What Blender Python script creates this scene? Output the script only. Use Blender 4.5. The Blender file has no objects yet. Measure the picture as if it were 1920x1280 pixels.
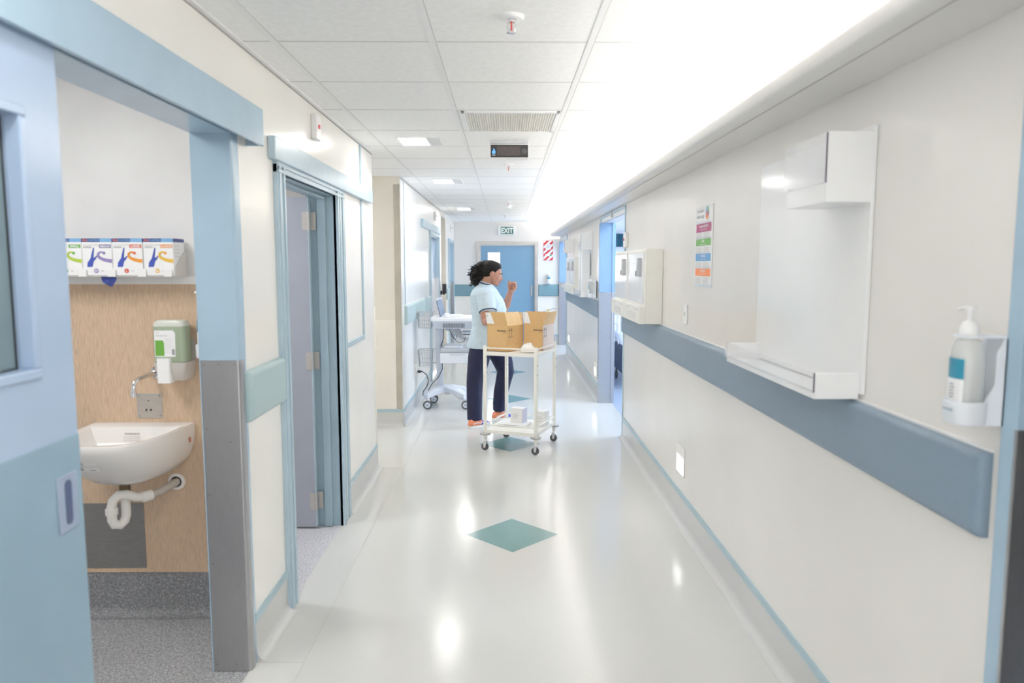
import bpy, bmesh, math, random
from mathutils import Vector, Matrix
random.seed(7)
S = bpy.context.scene
COL = S.collection
PI = math.pi

# ------------------------------------------------------------------ materials
def lin(c):
    c = c / 255.0
    return c / 12.92 if c <= 0.04045 else ((c + 0.055) / 1.055) ** 2.4
def rgb(t): return (lin(t[0]), lin(t[1]), lin(t[2]), 1.0)
MATS = {}
def mat(name, c, rough=0.5, metal=0.0, nscale=12.0, amt=0.04, stretch=(1, 1, 1), bump=0.0, bscale=None,
        spec=0.5, emit=0.0, ecol=None, alpha=1.0, trans=0.0, speck=None, coat=0.0, ior=1.45):
    if name in MATS: return MATS[name]
    m = bpy.data.materials.new(name); m.use_nodes = True
    nt = m.node_tree; N = nt.nodes; L = nt.links
    b = N['Principled BSDF']
    tc = N.new('ShaderNodeTexCoord'); mp = N.new('ShaderNodeMapping')
    mp.inputs['Scale'].default_value = stretch
    L.new(tc.outputs['Object'], mp.inputs['Vector'])
    nz = N.new('ShaderNodeTexNoise'); nz.inputs['Scale'].default_value = nscale
    nz.inputs['Detail'].default_value = 3
    L.new(mp.outputs['Vector'], nz.inputs['Vector'])
    r = N.new('ShaderNodeValToRGB')
    col = rgb(c)
    lo = tuple(max(0, v * (1 - amt * 2)) for v in col[:3]) + (1,)
    hi = tuple(min(1, v * (1 + amt * 2)) for v in col[:3]) + (1,)
    r.color_ramp.elements[0].position = 0.3; r.color_ramp.elements[0].color = lo
    r.color_ramp.elements[1].position = 0.7; r.color_ramp.elements[1].color = hi
    L.new(nz.outputs['Fac'], r.inputs['Fac'])
    out = r.outputs['Color']
    if speck:
        sc, c2, thr, soft = speck
        n2 = N.new('ShaderNodeTexNoise'); n2.inputs['Scale'].default_value = sc; n2.inputs['Detail'].default_value = 2
        L.new(tc.outputs['Object'], n2.inputs['Vector'])
        r2 = N.new('ShaderNodeValToRGB')
        r2.color_ramp.elements[0].position = thr; r2.color_ramp.elements[0].color = (0, 0, 0, 1)
        r2.color_ramp.elements[1].position = thr + soft; r2.color_ramp.elements[1].color = (1, 1, 1, 1)
        L.new(n2.outputs['Fac'], r2.inputs['Fac'])
        mx = N.new('ShaderNodeMix'); mx.data_type = 'RGBA'
        L.new(r2.outputs['Color'], mx.inputs[0]); L.new(out, mx.inputs[6]); mx.inputs[7].default_value = rgb(c2)
        out = mx.outputs[2]
    L.new(out, b.inputs['Base Color'])
    b.inputs['Roughness'].default_value = rough; b.inputs['Metallic'].default_value = metal
    b.inputs['Specular IOR Level'].default_value = spec
    b.inputs['Alpha'].default_value = alpha
    b.inputs['Transmission Weight'].default_value = trans
    b.inputs['Coat Weight'].default_value = coat
    b.inputs['IOR'].default_value = ior
    if emit:
        b.inputs['Emission Color'].default_value = rgb(ecol or c); b.inputs['Emission Strength'].default_value = emit
    if bump:
        bp = N.new('ShaderNodeBump'); bp.inputs['Strength'].default_value = bump; bp.inputs['Distance'].default_value = 0.003
        nb = N.new('ShaderNodeTexNoise'); nb.inputs['Scale'].default_value = bscale or nscale * 4
        L.new(mp.outputs['Vector'], nb.inputs['Vector']); L.new(nb.outputs['Fac'], bp.inputs['Height'])
        L.new(bp.outputs['Normal'], b.inputs['Normal'])
    MATS[name] = m
    return m

WALL_L = mat('painted wall cream', (245, 243, 238), 0.22, nscale=2, amt=0.012, bump=0.02, bscale=60)
WALL_R = mat('painted wall cream shaded', (231, 227, 222), 0.24, nscale=2, amt=0.012, bump=0.02, bscale=60)  # same paint as the left wall, shade put into a darker copy
WALL_B = mat('painted wall beige', (222, 217, 207), 0.5, nscale=3, amt=0.02, bump=0.05, bscale=200)
WALL_LOW = mat('lower wall cream sheet', (233, 229, 220), 0.45, nscale=3, amt=0.02)
WALL_W = mat('bathroom plaster white', (226, 227, 227), 0.6, nscale=4, amt=0.03, bump=0.15, bscale=25)
ROOM = mat('ward wall white', (228, 232, 240), 0.6, nscale=2, amt=0.01)
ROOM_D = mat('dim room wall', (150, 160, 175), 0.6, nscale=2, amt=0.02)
CEILM = mat('ceiling tile', (244, 244, 243), 0.8, nscale=40, amt=0.02, bump=0.25, bscale=160)
GRIDM = mat('ceiling grid white', (238, 238, 238), 0.45, nscale=8, amt=0.01)
GAPM = mat('ceiling gap grey', (158, 156, 154), 0.8, nscale=8, amt=0.02)
FLOORM = mat('vinyl corridor floor', (201, 202, 199), 0.17, nscale=300, amt=0.03, speck=(420, (190, 192, 189), 0.56, 0.12), spec=0.6)
FLOORSEAM = mat('vinyl weld seam', (180, 181, 175), 0.7, nscale=30, amt=0.02, spec=0.2)
TEAL = mat('vinyl teal inlay', (96, 138, 140), 0.16, nscale=220, amt=0.12, spec=0.55)
FLOORG = mat('speckled grey vinyl', (132, 134, 138), 0.45, nscale=90, amt=0.2, speck=(150, (196, 197, 200), 0.55, 0.1))
FLOORV = mat('speckled pale grey carpet vinyl', (172, 172, 178), 0.5, nscale=90, amt=0.16, speck=(150, (214, 214, 220), 0.55, 0.1))
FLOORB = mat('ward floor blue grey', (165, 180, 205), 0.25, nscale=30, amt=0.03)
COVEG = mat('speckled dark grey cove', (112, 114, 118), 0.5, nscale=110, amt=0.2, speck=(160, (160, 160, 162), 0.56, 0.1))
COVE = mat('vinyl cove pale grey', (196, 197, 196), 0.25, nscale=220, amt=0.04, speck=(300, (188, 190, 190), 0.56, 0.1))
STRIP = mat('skirting strip blue', (158, 186, 198), 0.4, nscale=10, amt=0.02)
FRAME = mat('frame gloss paint blue', (150, 179, 201), 0.22, nscale=6, amt=0.02, bump=0.02, bscale=40)
FRAME2 = mat('frame gloss paint soft blue', (166, 190, 205), 0.25, nscale=6, amt=0.02)
DOORB = mat('door paint sky blue', (152, 176, 208), 0.2, nscale=4, amt=0.015, bump=0.015, bscale=30)
KICK = mat('door kick sheet teal blue', (118, 150, 172), 0.35, nscale=5, amt=0.02)
DOORG = mat('door paint lilac shade', (150, 154, 165), 0.35, nscale=5, amt=0.02)  # the leaf's bluish shade is put into its colour
DOORE = mat('double door blue', (102, 146, 180), 0.35, nscale=60, amt=0.03)
JAMBB = mat('ward jamb bright blue', (128, 164, 204), 0.25, nscale=5, amt=0.02)
STEEL = mat('brushed stainless', (166, 166, 168), 0.32, 0.9, nscale=30, amt=0.03, stretch=(14, 14, 0.6), bump=0.05, bscale=60)
STEELD = mat('brushed stainless plate', (140, 138, 136), 0.42, 0.85, nscale=30, amt=0.06, stretch=(1, 8, 14))
STEELP = mat('soft stainless plate', (186, 180, 172), 0.42, 0.7, nscale=30, amt=0.05, stretch=(1, 8, 14))
CHROME = mat('chrome', (225, 225, 228), 0.08, 1.0, nscale=5, amt=0.01)
RAILT = mat('bumper vinyl lit teal', (158, 184, 189), 0.45, nscale=160, amt=0.03, bump=0.08, bscale=300)  # left wall copy of one bumper vinyl, toned for the light there
RAILB = mat('bumper vinyl shaded blue', (110, 131, 150), 0.42, nscale=160, amt=0.03, bump=0.08, bscale=300)  # right wall copy of the same vinyl, shade put into the colour
RAILE = mat('bumper vinyl end teal', (100, 138, 150), 0.45, nscale=160, amt=0.03)
TIMBER = mat('timber laminate', (200, 170, 140), 0.45, nscale=22, amt=0.10, stretch=(14, 14, 1.1), bump=0.03)
WHITE = mat('white plastic', (240, 240, 240), 0.35, nscale=6, amt=0.01)
WHITEG = mat('white gloss acrylic', (243, 244, 245), 0.12, nscale=4, amt=0.006)
WHITEC = mat('white powder coat cream', (240, 238, 230), 0.35, nscale=8, amt=0.012)
PORC = mat('porcelain', (236, 233, 230), 0.08, nscale=3, amt=0.006, coat=0.3)
PVC = mat('pvc pipe white', (238, 236, 231), 0.3, nscale=12, amt=0.01)
PVCG = mat('pvc pipe grey', (186, 180, 172), 0.45, nscale=12, amt=0.02)
BLACK = mat('black plastic', (22, 22, 24), 0.35, nscale=10, amt=0.05)
DARK = mat('dark rubber grey', (70, 70, 72), 0.6, nscale=20, amt=0.05)
GREYP = mat('grey plastic', (178, 182, 188), 0.4, nscale=10, amt=0.02)
LGREY = mat('pale blue grey plastic', (206, 212, 224), 0.32, nscale=10, amt=0.012)
CLEAR = mat('clear acrylic', (236, 238, 242), 0.06, nscale=4, amt=0.005, alpha=0.28)
CLEARB = mat('clear bottle', (240, 243, 243), 0.08, nscale=4, amt=0.01, alpha=0.32)
GELW = mat('clear gel', (232, 237, 236), 0.1, nscale=5, amt=0.01, alpha=0.35)
SOAP = mat('green soap bottle', (160, 178, 150), 0.15, nscale=4, amt=0.02, alpha=0.9)
CLEARW = mat('cloudy clear plastic', (226, 222, 216), 0.2, nscale=5, amt=0.01, alpha=0.6)
PAPER = mat('white paper', (240, 241, 243), 0.6, nscale=20, amt=0.01)
LILAC = mat('lilac carton side', (206, 208, 236), 0.55, nscale=20, amt=0.02)
CARD = mat('cardboard', (204, 162, 104), 0.75, nscale=60, amt=0.05, stretch=(1, 1, 6))
CARDL = mat('cardboard inside', (222, 186, 134), 0.75, nscale=60, amt=0.05)
TAPE = mat('packing tape', (226, 216, 208), 0.2, nscale=20, amt=0.02, alpha=0.75)
INK = mat('black ink', (44, 42, 40), 0.6, nscale=30, amt=0.05)
INKG = mat('grey ink', (150, 150, 152), 0.6, nscale=30, amt=0.05)
NAVY = mat('navy print', (34, 48, 128), 0.45, nscale=30, amt=0.05)
NAVYT = mat('navy cloth trousers', (12, 17, 50), 0.85, nscale=40, amt=0.12, bump=0.2, bscale=120)
SKYP = mat('sky print', (110, 168, 222), 0.45, nscale=30, amt=0.03)
GLOVE = mat('nitrile blue', (52, 72, 172), 0.4, nscale=30, amt=0.08)
GREEN = mat('green print', (92, 170, 66), 0.5, nscale=30, amt=0.03)
LIME = mat('lime print', (176, 204, 60), 0.5, nscale=30, amt=0.03)
PURP = mat('purple print', (142, 124, 184), 0.5, nscale=30, amt=0.03)
ORANGE = mat('orange print', (240, 146, 40), 0.5, nscale=30, amt=0.03)
REDP = mat('red print', (214, 70, 44), 0.5, nscale=30, amt=0.03)
YELL = mat('yellow print', (238, 184, 56), 0.5, nscale=30, amt=0.03)
MAG = mat('magenta print', (162, 42, 104), 0.5, nscale=30, amt=0.03)
BLUEP = mat('blue print', (76, 152, 216), 0.5, nscale=30, amt=0.03)
ORNG = mat('coral orange print', (246, 128, 62), 0.5, nscale=30, amt=0.03)
EXITG = mat('exit green', (52, 132, 102), 0.4, nscale=20, amt=0.03)
SIGNR = mat('hazard red', (206, 26, 30), 0.4, nscale=20, amt=0.03)
TEALP = mat('label teal', (30, 126, 158), 0.4, nscale=20, amt=0.08)
SCREEN = mat('dark display', (74, 66, 68), 0.25, nscale=120, amt=0.12)
LAPS = mat('laptop screen slate', (84, 98, 124), 0.15, nscale=6, amt=0.03)
GLASSD = mat('door pane dim view', (104, 124, 132), 0.06, nscale=3, amt=0.08, alpha=0.93)  # tone of the dim room behind is put into the pane
GRILL = mat('vent ivory', (226, 221, 211), 0.5, nscale=20, amt=0.02)
GRILLD = mat('vent shadow', (158, 152, 142), 0.7, nscale=20, amt=0.03)
REDL = mat('red indicator', (196, 24, 18), 0.3)
GLOW = mat('lit diffuser', (255, 255, 252), 0.5, emit=14, ecol=(255, 251, 245), amt=0.0)
GLOWN = mat('lit night light', (255, 255, 255), 0.5, emit=2.2, amt=0.0)
GLOWS = mat('lit trough tube', (255, 255, 255), 0.5, emit=21, ecol=(255, 252, 246), amt=0.0)
GLOWW = mat('door pane glow', (255, 255, 255), 0.3, emit=2.5, amt=0.0)  # pane emits in place of light beyond the end door
SKIN = mat('skin', (166, 112, 88), 0.5, nscale=30, amt=0.05)
LIPS = mat('lips', (150, 84, 78), 0.45, nscale=30, amt=0.05)
EYEW = mat('eye white', (232, 230, 226), 0.2, nscale=30, amt=0.01)
EYED = mat('eye dark', (34, 24, 20), 0.2, nscale=30, amt=0.01)
HAIR = mat('dark hair', (15, 12, 12), 0.6, nscale=60, amt=0.25, stretch=(1, 1, 1), bump=0.6, bscale=90, spec=0.15)
TUNIC = mat('light blue tunic cloth', (184, 206, 221), 0.8, nscale=25, amt=0.04, bump=0.25, bscale=22)
PIPING = mat('navy piping', (28, 32, 60), 0.7, nscale=25, amt=0.05)
SHOEO = mat('coral orange knit', (246, 132, 92), 0.6, nscale=60, amt=0.1)
SHOEB = mat('cobalt knit', (44, 66, 190), 0.6, nscale=60, amt=0.1)
SOLE = mat('white sole', (236, 236, 228), 0.5, nscale=30, amt=0.02)
BAG = mat('thin white plastic bag', (244, 240, 234), 0.3, nscale=12, amt=0.02, bump=0.5, bscale=40)
WIRE = mat('wire basket steel', (176, 180, 184), 0.3, 0.8, nscale=12, amt=0.02)
SHEET = mat('white linen', (226, 232, 246), 0.8, nscale=10, amt=0.02)
TEALC = mat('dark teal curtain', (24, 72, 92), 0.8, nscale=10, amt=0.1)
BRASS = mat('yellow tag', (224, 194, 60), 0.5, nscale=10, amt=0.05)

# ------------------------------------------------------------------ mesh builder
class MB:
    def __init__(s): s.v = []; s.f = []; s.m = []
    def add(s, vs, fs, m=0):
        o = len(s.v); s.v += [tuple(p) for p in vs]
        for f in fs: s.f.append([i + o for i in f]); s.m.append(m)
        return s
    def box(s, x0, x1, y0, y1, z0, z1, m=0):
        x0, x1 = min(x0, x1), max(x0, x1); y0, y1 = min(y0, y1), max(y0, y1); z0, z1 = min(z0, z1), max(z0, z1)
        v = [(x0, y0, z0), (x1, y0, z0), (x1, y1, z0), (x0, y1, z0), (x0, y0, z1), (x1, y0, z1), (x1, y1, z1), (x0, y1, z1)]
        return s.add(v, [(0, 3, 2, 1), (4, 5, 6, 7), (0, 1, 5, 4), (1, 2, 6, 5), (2, 3, 7, 6), (3, 0, 4, 7)], m)
    def obox(s, c, sx, sy, sz, M, m=0):
        v = [Vector(c) + M @ Vector((a * sx / 2, b * sy / 2, d * sz / 2)) for d in (-1, 1) for a, b in ((-1, -1), (1, -1), (1, 1), (-1, 1))]
        return s.add(v, [(0, 3, 2, 1), (4, 5, 6, 7), (0, 1, 5, 4), (1, 2, 6, 5), (2, 3, 7, 6), (3, 0, 4, 7)], m)
    def prism(s, pts, axis, a0, a1, m=0):
        n = len(pts)
        def mk(p, a):
            return (a, p[0], p[1]) if axis == 'x' else ((p[0], a, p[1]) if axis == 'y' else (p[0], p[1], a))
        v = [mk(p, a0) for p in pts] + [mk(p, a1) for p in pts]
        f = [list(range(n))[::-1], list(range(n, 2 * n))] + [(i, (i + 1) % n, n + (i + 1) % n, n + i) for i in range(n)]
        return s.add(v, f, m)
    def poly(s, pts, m=0): return s.add(pts, [list(range(len(pts)))], m)
    def cyl(s, p0, p1, r, n=12, r1=None, m=0, caps=True):
        return s.tube([p0, p1], [r, r if r1 is None else r1], n, m, caps)
    def tube(s, pts, r, n=8, m=0, caps=True, flat=None):
        pts = [Vector(p) for p in pts]; k = len(pts)
        rr = r if isinstance(r, (list, tuple)) else [r] * k
        vs = []; prev = None
        for i, p in enumerate(pts):
            t = (pts[min(i + 1, k - 1)] - pts[max(i - 1, 0)])
            if t.length < 1e-9: t = Vector((0, 0, 1))
            t.normalize()
            if prev is None:
                a = Vector((0, 0, 1)) if abs(t.z) < 0.9 else Vector((0, 1, 0))
                u = t.cross(a).normalized()
            else:
                u = (prev - t * prev.dot(t))
                u = u.normalized() if u.length > 1e-6 else t.orthogonal().normalized()
            prev = u; w = t.cross(u)
            for j in range(n):
                a = 2 * PI * j / n
                vs.append(p + (u * math.cos(a) + w * math.sin(a)) * rr[i])
        f = []
        for i in range(k - 1):
            for j in range(n):
                f.append((i * n + j, i * n + (j + 1) % n, (i + 1) * n + (j + 1) % n, (i + 1) * n + j))
        if caps: f += [list(range(n))[::-1], list(range((k - 1) * n, k * n))]
        return s.add(vs, f, m)
    def rings(s, rings, m=0, caps=True):
        n = len(rings[0]); vs = [p for r in rings for p in r]; f = []
        for i in range(len(rings) - 1):
            for j in range(n):
                f.append((i * n + j, i * n + (j + 1) % n, (i + 1) * n + (j + 1) % n, (i + 1) * n + j))
        if caps: f += [list(range(n))[::-1], list(range((len(rings) - 1) * n, len(rings) * n))]
        return s.add(vs, f, m)
    def lathe(s, prof, c, n=20, axis='z', m=0):
        R = []
        for r, h in prof:
            ring = []
            for j in range(n):
                a = 2 * PI * j / n; x, y = r * math.cos(a), r * math.sin(a)
                d = {'z': (x, y, h), 'y': (x, h, y), 'x': (h, x, y)}[axis]
                ring.append((c[0] + d[0], c[1] + d[1], c[2] + d[2]))
            R.append(ring)
        return s.rings(R, m)
    def ell(s, c, rx, ry, rz, M=None, n=16, k=10, m=0):
        R = []
        for i in range(k + 1):
            t = -PI / 2 + PI * i / k; t = max(-PI / 2 + 0.05, min(PI / 2 - 0.05, t))
            ring = []
            for j in range(n):
                a = 2 * PI * j / n
                p = Vector((rx * math.cos(t) * math.cos(a), ry * math.cos(t) * math.sin(a), rz * math.sin(t)))
                if M is not None: p = M @ p
                ring.append(Vector(c) + p)
            R.append(ring)
        return s.rings(R, m)
    def text(s, body, size, o, xd, yd, m=0, align='LEFT', bold=0.0, sx=1.0):
        cu = bpy.data.curves.new('t', 'FONT'); cu.body = body; cu.size = size; cu.resolution_u = 2
        cu.align_x = align; cu.offset = bold * size
        ob = bpy.data.objects.new('t', cu); COL.objects.link(ob)
        me = bpy.data.meshes.new_from_object(ob.evaluated_get(bpy.context.evaluated_depsgraph_get()))
        o, xd, yd = Vector(o), Vector(xd), Vector(yd)
        s.add([o + xd * (v.co.x * sx) + yd * v.co.y for v in me.vertices], [list(p.vertices) for p in me.polygons], m)
        bpy.data.objects.remove(ob); bpy.data.curves.remove(cu); bpy.data.meshes.remove(me)
        return s
    def mesh(s, name):
        me = bpy.data.meshes.new(name); me.from_pydata(s.v, [], s.f); me.update()
        return me
    def build(s, name, mats, parent=None, bevel=0.0, local=False, smooth=35, seg=2, norm=True):
        if not isinstance(mats, (list, tuple)): mats = [mats]
        if parent is not None and not local:
            L = WORLD.get(parent.name, Vector((0, 0, 0)))
            s.v = [(p[0] - L.x, p[1] - L.y, p[2] - L.z) for p in s.v]
        me = s.mesh(name)
        for x in mats: me.materials.append(x)
        for p, i in zip(me.polygons, s.m): p.material_index = i
        if norm:
            bm = bmesh.new(); bm.from_mesh(me); bmesh.ops.recalc_face_normals(bm, faces=bm.faces); bm.to_mesh(me); bm.free()
        if smooth:
            for p in me.polygons: p.use_smooth = True
            me.set_sharp_from_angle(angle=math.radians(smooth))
        o = bpy.data.objects.new(name, me); COL.objects.link(o)
        WORLD[o.name] = WORLD.get(parent.name, Vector((0, 0, 0))) if parent is not None else Vector((0, 0, 0))
        if parent is not None: o.parent = parent
        if bevel:
            b = o.modifiers.new('b', 'BEVEL'); b.width = bevel; b.segments = seg; b.limit_method = 'ANGLE'; b.angle_limit = math.radians(40)
        return o
    def remesh(s, name, mats, parent=None, voxel=0.006, it=4, fac=0.5):
        """closed pieces merged into one continuous surface"""
        if parent is not None:
            L = WORLD.get(parent.name, Vector((0, 0, 0)))
            s.v = [(p[0] - L.x, p[1] - L.y, p[2] - L.z) for p in s.v]
        me = s.mesh('tmp')
        bm = bmesh.new(); bm.from_mesh(me); bmesh.ops.recalc_face_normals(bm, faces=bm.faces); bm.to_mesh(me); bm.free()
        ob = bpy.data.objects.new('tmp', me); COL.objects.link(ob)
        r = ob.modifiers.new('r', 'REMESH'); r.mode = 'VOXEL'; r.voxel_size = voxel
        q = ob.modifiers.new('s', 'SMOOTH'); q.iterations = it; q.factor = fac
        me2 = bpy.data.meshes.new_from_object(ob.evaluated_get(bpy.context.evaluated_depsgraph_get()))
        bpy.data.objects.remove(ob); bpy.data.meshes.remove(me)
        me2.name = name; me2.materials.clear()
        for x in (mats if isinstance(mats, (list, tuple)) else [mats]): me2.materials.append(x)
        for p in me2.polygons: p.use_smooth = True; p.material_index = 0
        o = bpy.data.objects.new(name, me2); COL.objects.link(o)
        WORLD[o.name] = WORLD.get(parent.name, Vector((0, 0, 0))) if parent is not None else Vector((0, 0, 0))
        if parent is not None: o.parent = parent
        return o
WORLD = {}
def tag(o, label, cat, group=None, kind=None):
    o['label'] = label; o['category'] = cat
    if group: o['group'] = group
    if kind: o['kind'] = kind
    return o
def thing(name, label, cat, loc=(0, 0, 0), rz=0.0, group=None, kind=None):
    o = bpy.data.objects.new(name, None); COL.objects.link(o)
    o.location = loc; o.rotation_euler = (0, 0, rz); o.empty_display_size = 0.05
    WORLD[o.name] = Vector(loc)
    return tag(o, label, cat, group, kind)
def struct(name, mb, m, label, cat, **k):
    return tag(mb.build(name, m, **k), label, cat, kind='structure')
def copy_thing(o, loc, label):
    c = o.copy(); COL.objects.link(c); c.location = loc; c['label'] = label
    def rec(a, b):
        for ch in a.children:
            d = ch.copy(); COL.objects.link(d); d.parent = b; rec(ch, d)
    rec(o, c)
    return c
def rot(ax, a): return Matrix.Rotation(a, 3, ax)
def arc(cx, cy, r, a0, a1, n):
    return [(cx + r * math.cos(a0 + (a1 - a0) * i / n), cy + r * math.sin(a0 + (a1 - a0) * i / n)) for i in range(n + 1)]

XL, XR, ZC, YE = -0.985, 1.07, 2.372, 14.3
XLO = -1.12          # outer face of the left wall
XRO = 1.205
DX, DZ = (1, 0, 0), (0, 0, 1)
# ------------------------------------------------------------------ floors
f = MB()
f.box(XL, XR, -2.0, YE, -0.1, 0.0)
f.box(-3.5, XL, 5.55, 7.0, -0.1, 0.0)
f.box(-2.2, XL, 11.45, 12.3, -0.1, 0.0)
f.box(XR, XRO, 6.575, 8.19, -0.1, 0.0); f.box(XR, XRO, 12.73, 14.3, -0.1, 0.0)
for yc in (1.96, 4.12, 6.285, 8.45, 10.6, 12.78):
    d = 0.266
    f.poly([(0.04, yc - d, 0.0006), (0.04 + d, yc, 0.0006), (0.04, yc + d, 0.0006), (0.04 - d, yc, 0.0006)], 1)
f.box(-0.795, -0.790, -2, 3.6, 0, 0.0005, 2); f.box(-0.795, -0.790, 3.6, 14.2, 0, 0.0005, 2)
for y in (2.75, 5.546, 9.1): f.box(XL, -0.79, y, y + 0.006, 0, 0.0005, 2)
struct('floor', f, [FLOORM, TEAL, FLOORSEAM], 'glossy pale vinyl corridor floor with teal diamond inlays', 'floor')
struct('floor_bathroom', MB().box(-3.0, XL, 0.3, 3.16, -0.1, -0.001), FLOORG, 'speckled grey vinyl floor of the washroom under the sink', 'floor')
struct('floor_side_room', MB().box(-3.0, XL, 3.23, 5.48, -0.1, -0.001), FLOORV, 'speckled pale grey floor inside the second left doorway', 'floor')
struct('floor_ward', MB().box(XRO, 4.2, 5.6, 15.2, -0.1, -0.001), FLOORB, 'blue grey ward floor beyond the right doorways', 'floor')
struct('floor_near_room', MB().box(XR, 3.2, -1.0, 2.4, -0.1, -0.001), FLOORB, 'floor of the dim room at the near right doorway', 'floor')

# ------------------------------------------------------------------ ceiling with grid
c = MB(); c.box(-1.3, XR + 0.14, -2.0, YE + 0.1, ZC, ZC + 0.08)
c.box(-3.5, -1.3, 5.5, 7.05, ZC, ZC + 0.08)
for x in (-0.850, -0.268, 0.318):
    c.box(x - 0.012, x + 0.012, -2.0, YE, ZC - 0.0015, ZC + 0.006, 1)
    c.box(x + 0.0122, x + 0.0145, -2.0, YE, ZC - 0.0006, ZC + 0.001, 2)  # grey strip painted as the shadow line beside each bar
c.box(0.9 - 0.012, 0.9 + 0.012, -2, YE, ZC - 0.0015, ZC + 0.006, 1)
y = 2.822 - 0.6 * 8
while y < YE:
    c.box(-1.0 if not 5.5 < y < 7 else -2.0, XR, y - 0.006, y + 0.006, ZC - 0.0008, ZC + 0.006, 1)
    c.box(-1.0 if not 5.5 < y < 7 else -2.0, XR, y - 0.0105, y - 0.0062, ZC - 0.0005, ZC + 0.001, 2)  # thin grey strip stands in for the shaded tile groove
    y += 0.6
# wall angle along the left wall
c.box(XL, XL + 0.02, -2, 5.55, ZC - 0.006, ZC + 0.004, 1); c.box(XL, XL + 0.005, -2, 5.55, ZC - 0.012, ZC - 0.006, 2)
c.box(XL, XL + 0.03, 7.0, 11.45, ZC - 0.006, ZC + 0.004, 1); c.box(XL, XL + 0.006, 7.0, 11.45, ZC - 0.012, ZC - 0.006, 2)
c.box(XL, XL + 0.02, 12.3, YE, ZC - 0.006, ZC + 0.004, 1)
struct('ceiling', c, [CEILM, GRIDM, GAPM], 'white suspended tile ceiling above the corridor', 'ceiling', smooth=0)
struct('ceiling_bathroom', MB().box(-3.0, XLO, 0.3, 3.16, 2.42, 2.5), WALL_W, 'white washroom ceiling', 'ceiling')
struct('ceiling_side_room', MB().box(-3.0, XLO, 3.23, 5.48, 2.42, 2.5), WALL_W, 'ceiling of the room inside the second left doorway', 'ceiling')
struct('ceiling_ward', MB().box(XRO, 4.2, 5.6, 15.2, 2.42, 2.5), ROOM, 'ward ceiling beyond the right doorways', 'ceiling')
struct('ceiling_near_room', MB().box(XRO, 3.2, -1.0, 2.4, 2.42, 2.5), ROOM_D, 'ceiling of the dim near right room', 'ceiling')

# ------------------------------------------------------------------ walls
w = MB()
w.box(XLO, XL, -2.0, 0.45, 0, ZC + 0.1)
w.box(XLO, XL, 0.45, 2.70, 2.035, ZC + 0.1)
w.box(XLO, XL, 2.70, 3.24, 0, ZC + 0.1)
w.box(XLO, XL, 3.24, 4.30, 1.965, ZC + 0.1)
w.box(XLO, XL, 4.30, 5.55, 0, ZC + 0.1)
struct('wall_left', w, WALL_L, 'cream near left wall with two doorways', 'wall')
w = MB()
w.box(-3.5, XL, 7.0, 7.1, 0, ZC + 0.1, 1)
w.box(XLO, XL, 7.1, 9.68, 0, ZC + 0.1); w.box(XLO, XL, 9.68, 10.95, 1.99, ZC + 0.1); w.box(XLO, XL, 10.95, 11.45, 0, ZC + 0.1)
w.box(-0.9855, -0.9845, 7.0, 7.1, 0, ZC + 0.1)
struct('wall_left_far', w, [WALL_L, WALL_B], 'glossy white far left wall beyond the side passage', 'wall')
w = MB()
w.box(-2.2, XL, 12.3, 12.36, 0, ZC + 0.1, 1)
w.box(XLO, XL, 12.36, 12.86, 0, ZC + 0.1); w.box(XLO, XL, 12.86, 14.05, 2.0, ZC + 0.1); w.box(XLO, XL, 14.05, YE, 0, ZC + 0.1)
w.box(-2.2, -2.1, 11.3, 12.4, 0, ZC + 0.1, 1); w.box(-2.2, XLO, 11.35, 11.45, 0, ZC + 0.1, 1)
w.box(-2.2, XL, 11.45, 12.3, 2.30, ZC + 0.1)
struct('wall_left_end', w, [WALL_L, WALL_B], 'beige left wall stub near the end door', 'wall')
w = MB()
w.box(-3.6, -3.5, 5.4, 7.1, 0, ZC + 0.1); w.box(-3.5, XLO, 5.48, 5.55, 0, ZC + 0.1)
struct('wall_side_passage', w, WALL_B, 'beige walls of the side passage on the left', 'wall')
w = MB()
w.box(-3.0, XLO, 3.16, 3.23, 0, 2.5); w.box(-3.1, -3.0, 0.2, 3.23, 0, 2.5); w.box(-3.1, XLO, 0.2, 0.3, 0, 2.5)
struct('wall_bathroom', w, WALL_W, 'white plaster washroom wall above the sink', 'wall')
w = MB(); w.box(-3.1, -3.0, 3.23, 5.55, 0, 2.5)
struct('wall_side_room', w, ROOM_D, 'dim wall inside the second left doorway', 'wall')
w = MB()
w.box(XR, XRO, -2.0, 0.4, 0, ZC + 0.1); w.box(XR, XRO, 0.4, 1.49, 2.0, ZC + 0.1)
w.box(XR, XRO, 1.49, 6.575, 0, ZC + 0.1); w.box(XR, XRO, 6.575, 8.19, 2.01, ZC + 0.1)
w.box(XR, XRO, 8.19, 12.73, 0, ZC + 0.1); w.box(XR, XRO, 12.73, 14.262, 2.0, ZC + 0.1); w.box(XR, XRO, 14.262, YE, 0, ZC + 0.1)
struct('wall_right', w, WALL_R, 'pale right wall carrying the white wall units', 'wall')
w = MB()
w.box(4.2, 4.3, 5.5, 15.3, 0, 2.5); w.box(XRO, 4.3, 5.5, 5.6, 0, 2.5); w.box(XRO, 4.3, 15.2, 15.3, 0, 2.5); w.box(XRO, 4.2, 10.4, 10.5, 0, 2.5)
struct('wall_ward', w, ROOM, 'white ward walls beyond the right doorways', 'wall')
w = MB()
w.box(3.2, 3.3, -1.1, 2.5, 0, 2.5); w.box(XRO, 3.3, -1.1, -1.0, 0, 2.5); w.box(XRO, 3.3, 2.4, 2.5, 0, 2.5)
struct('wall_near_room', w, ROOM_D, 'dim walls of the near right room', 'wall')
w = MB()
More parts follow.
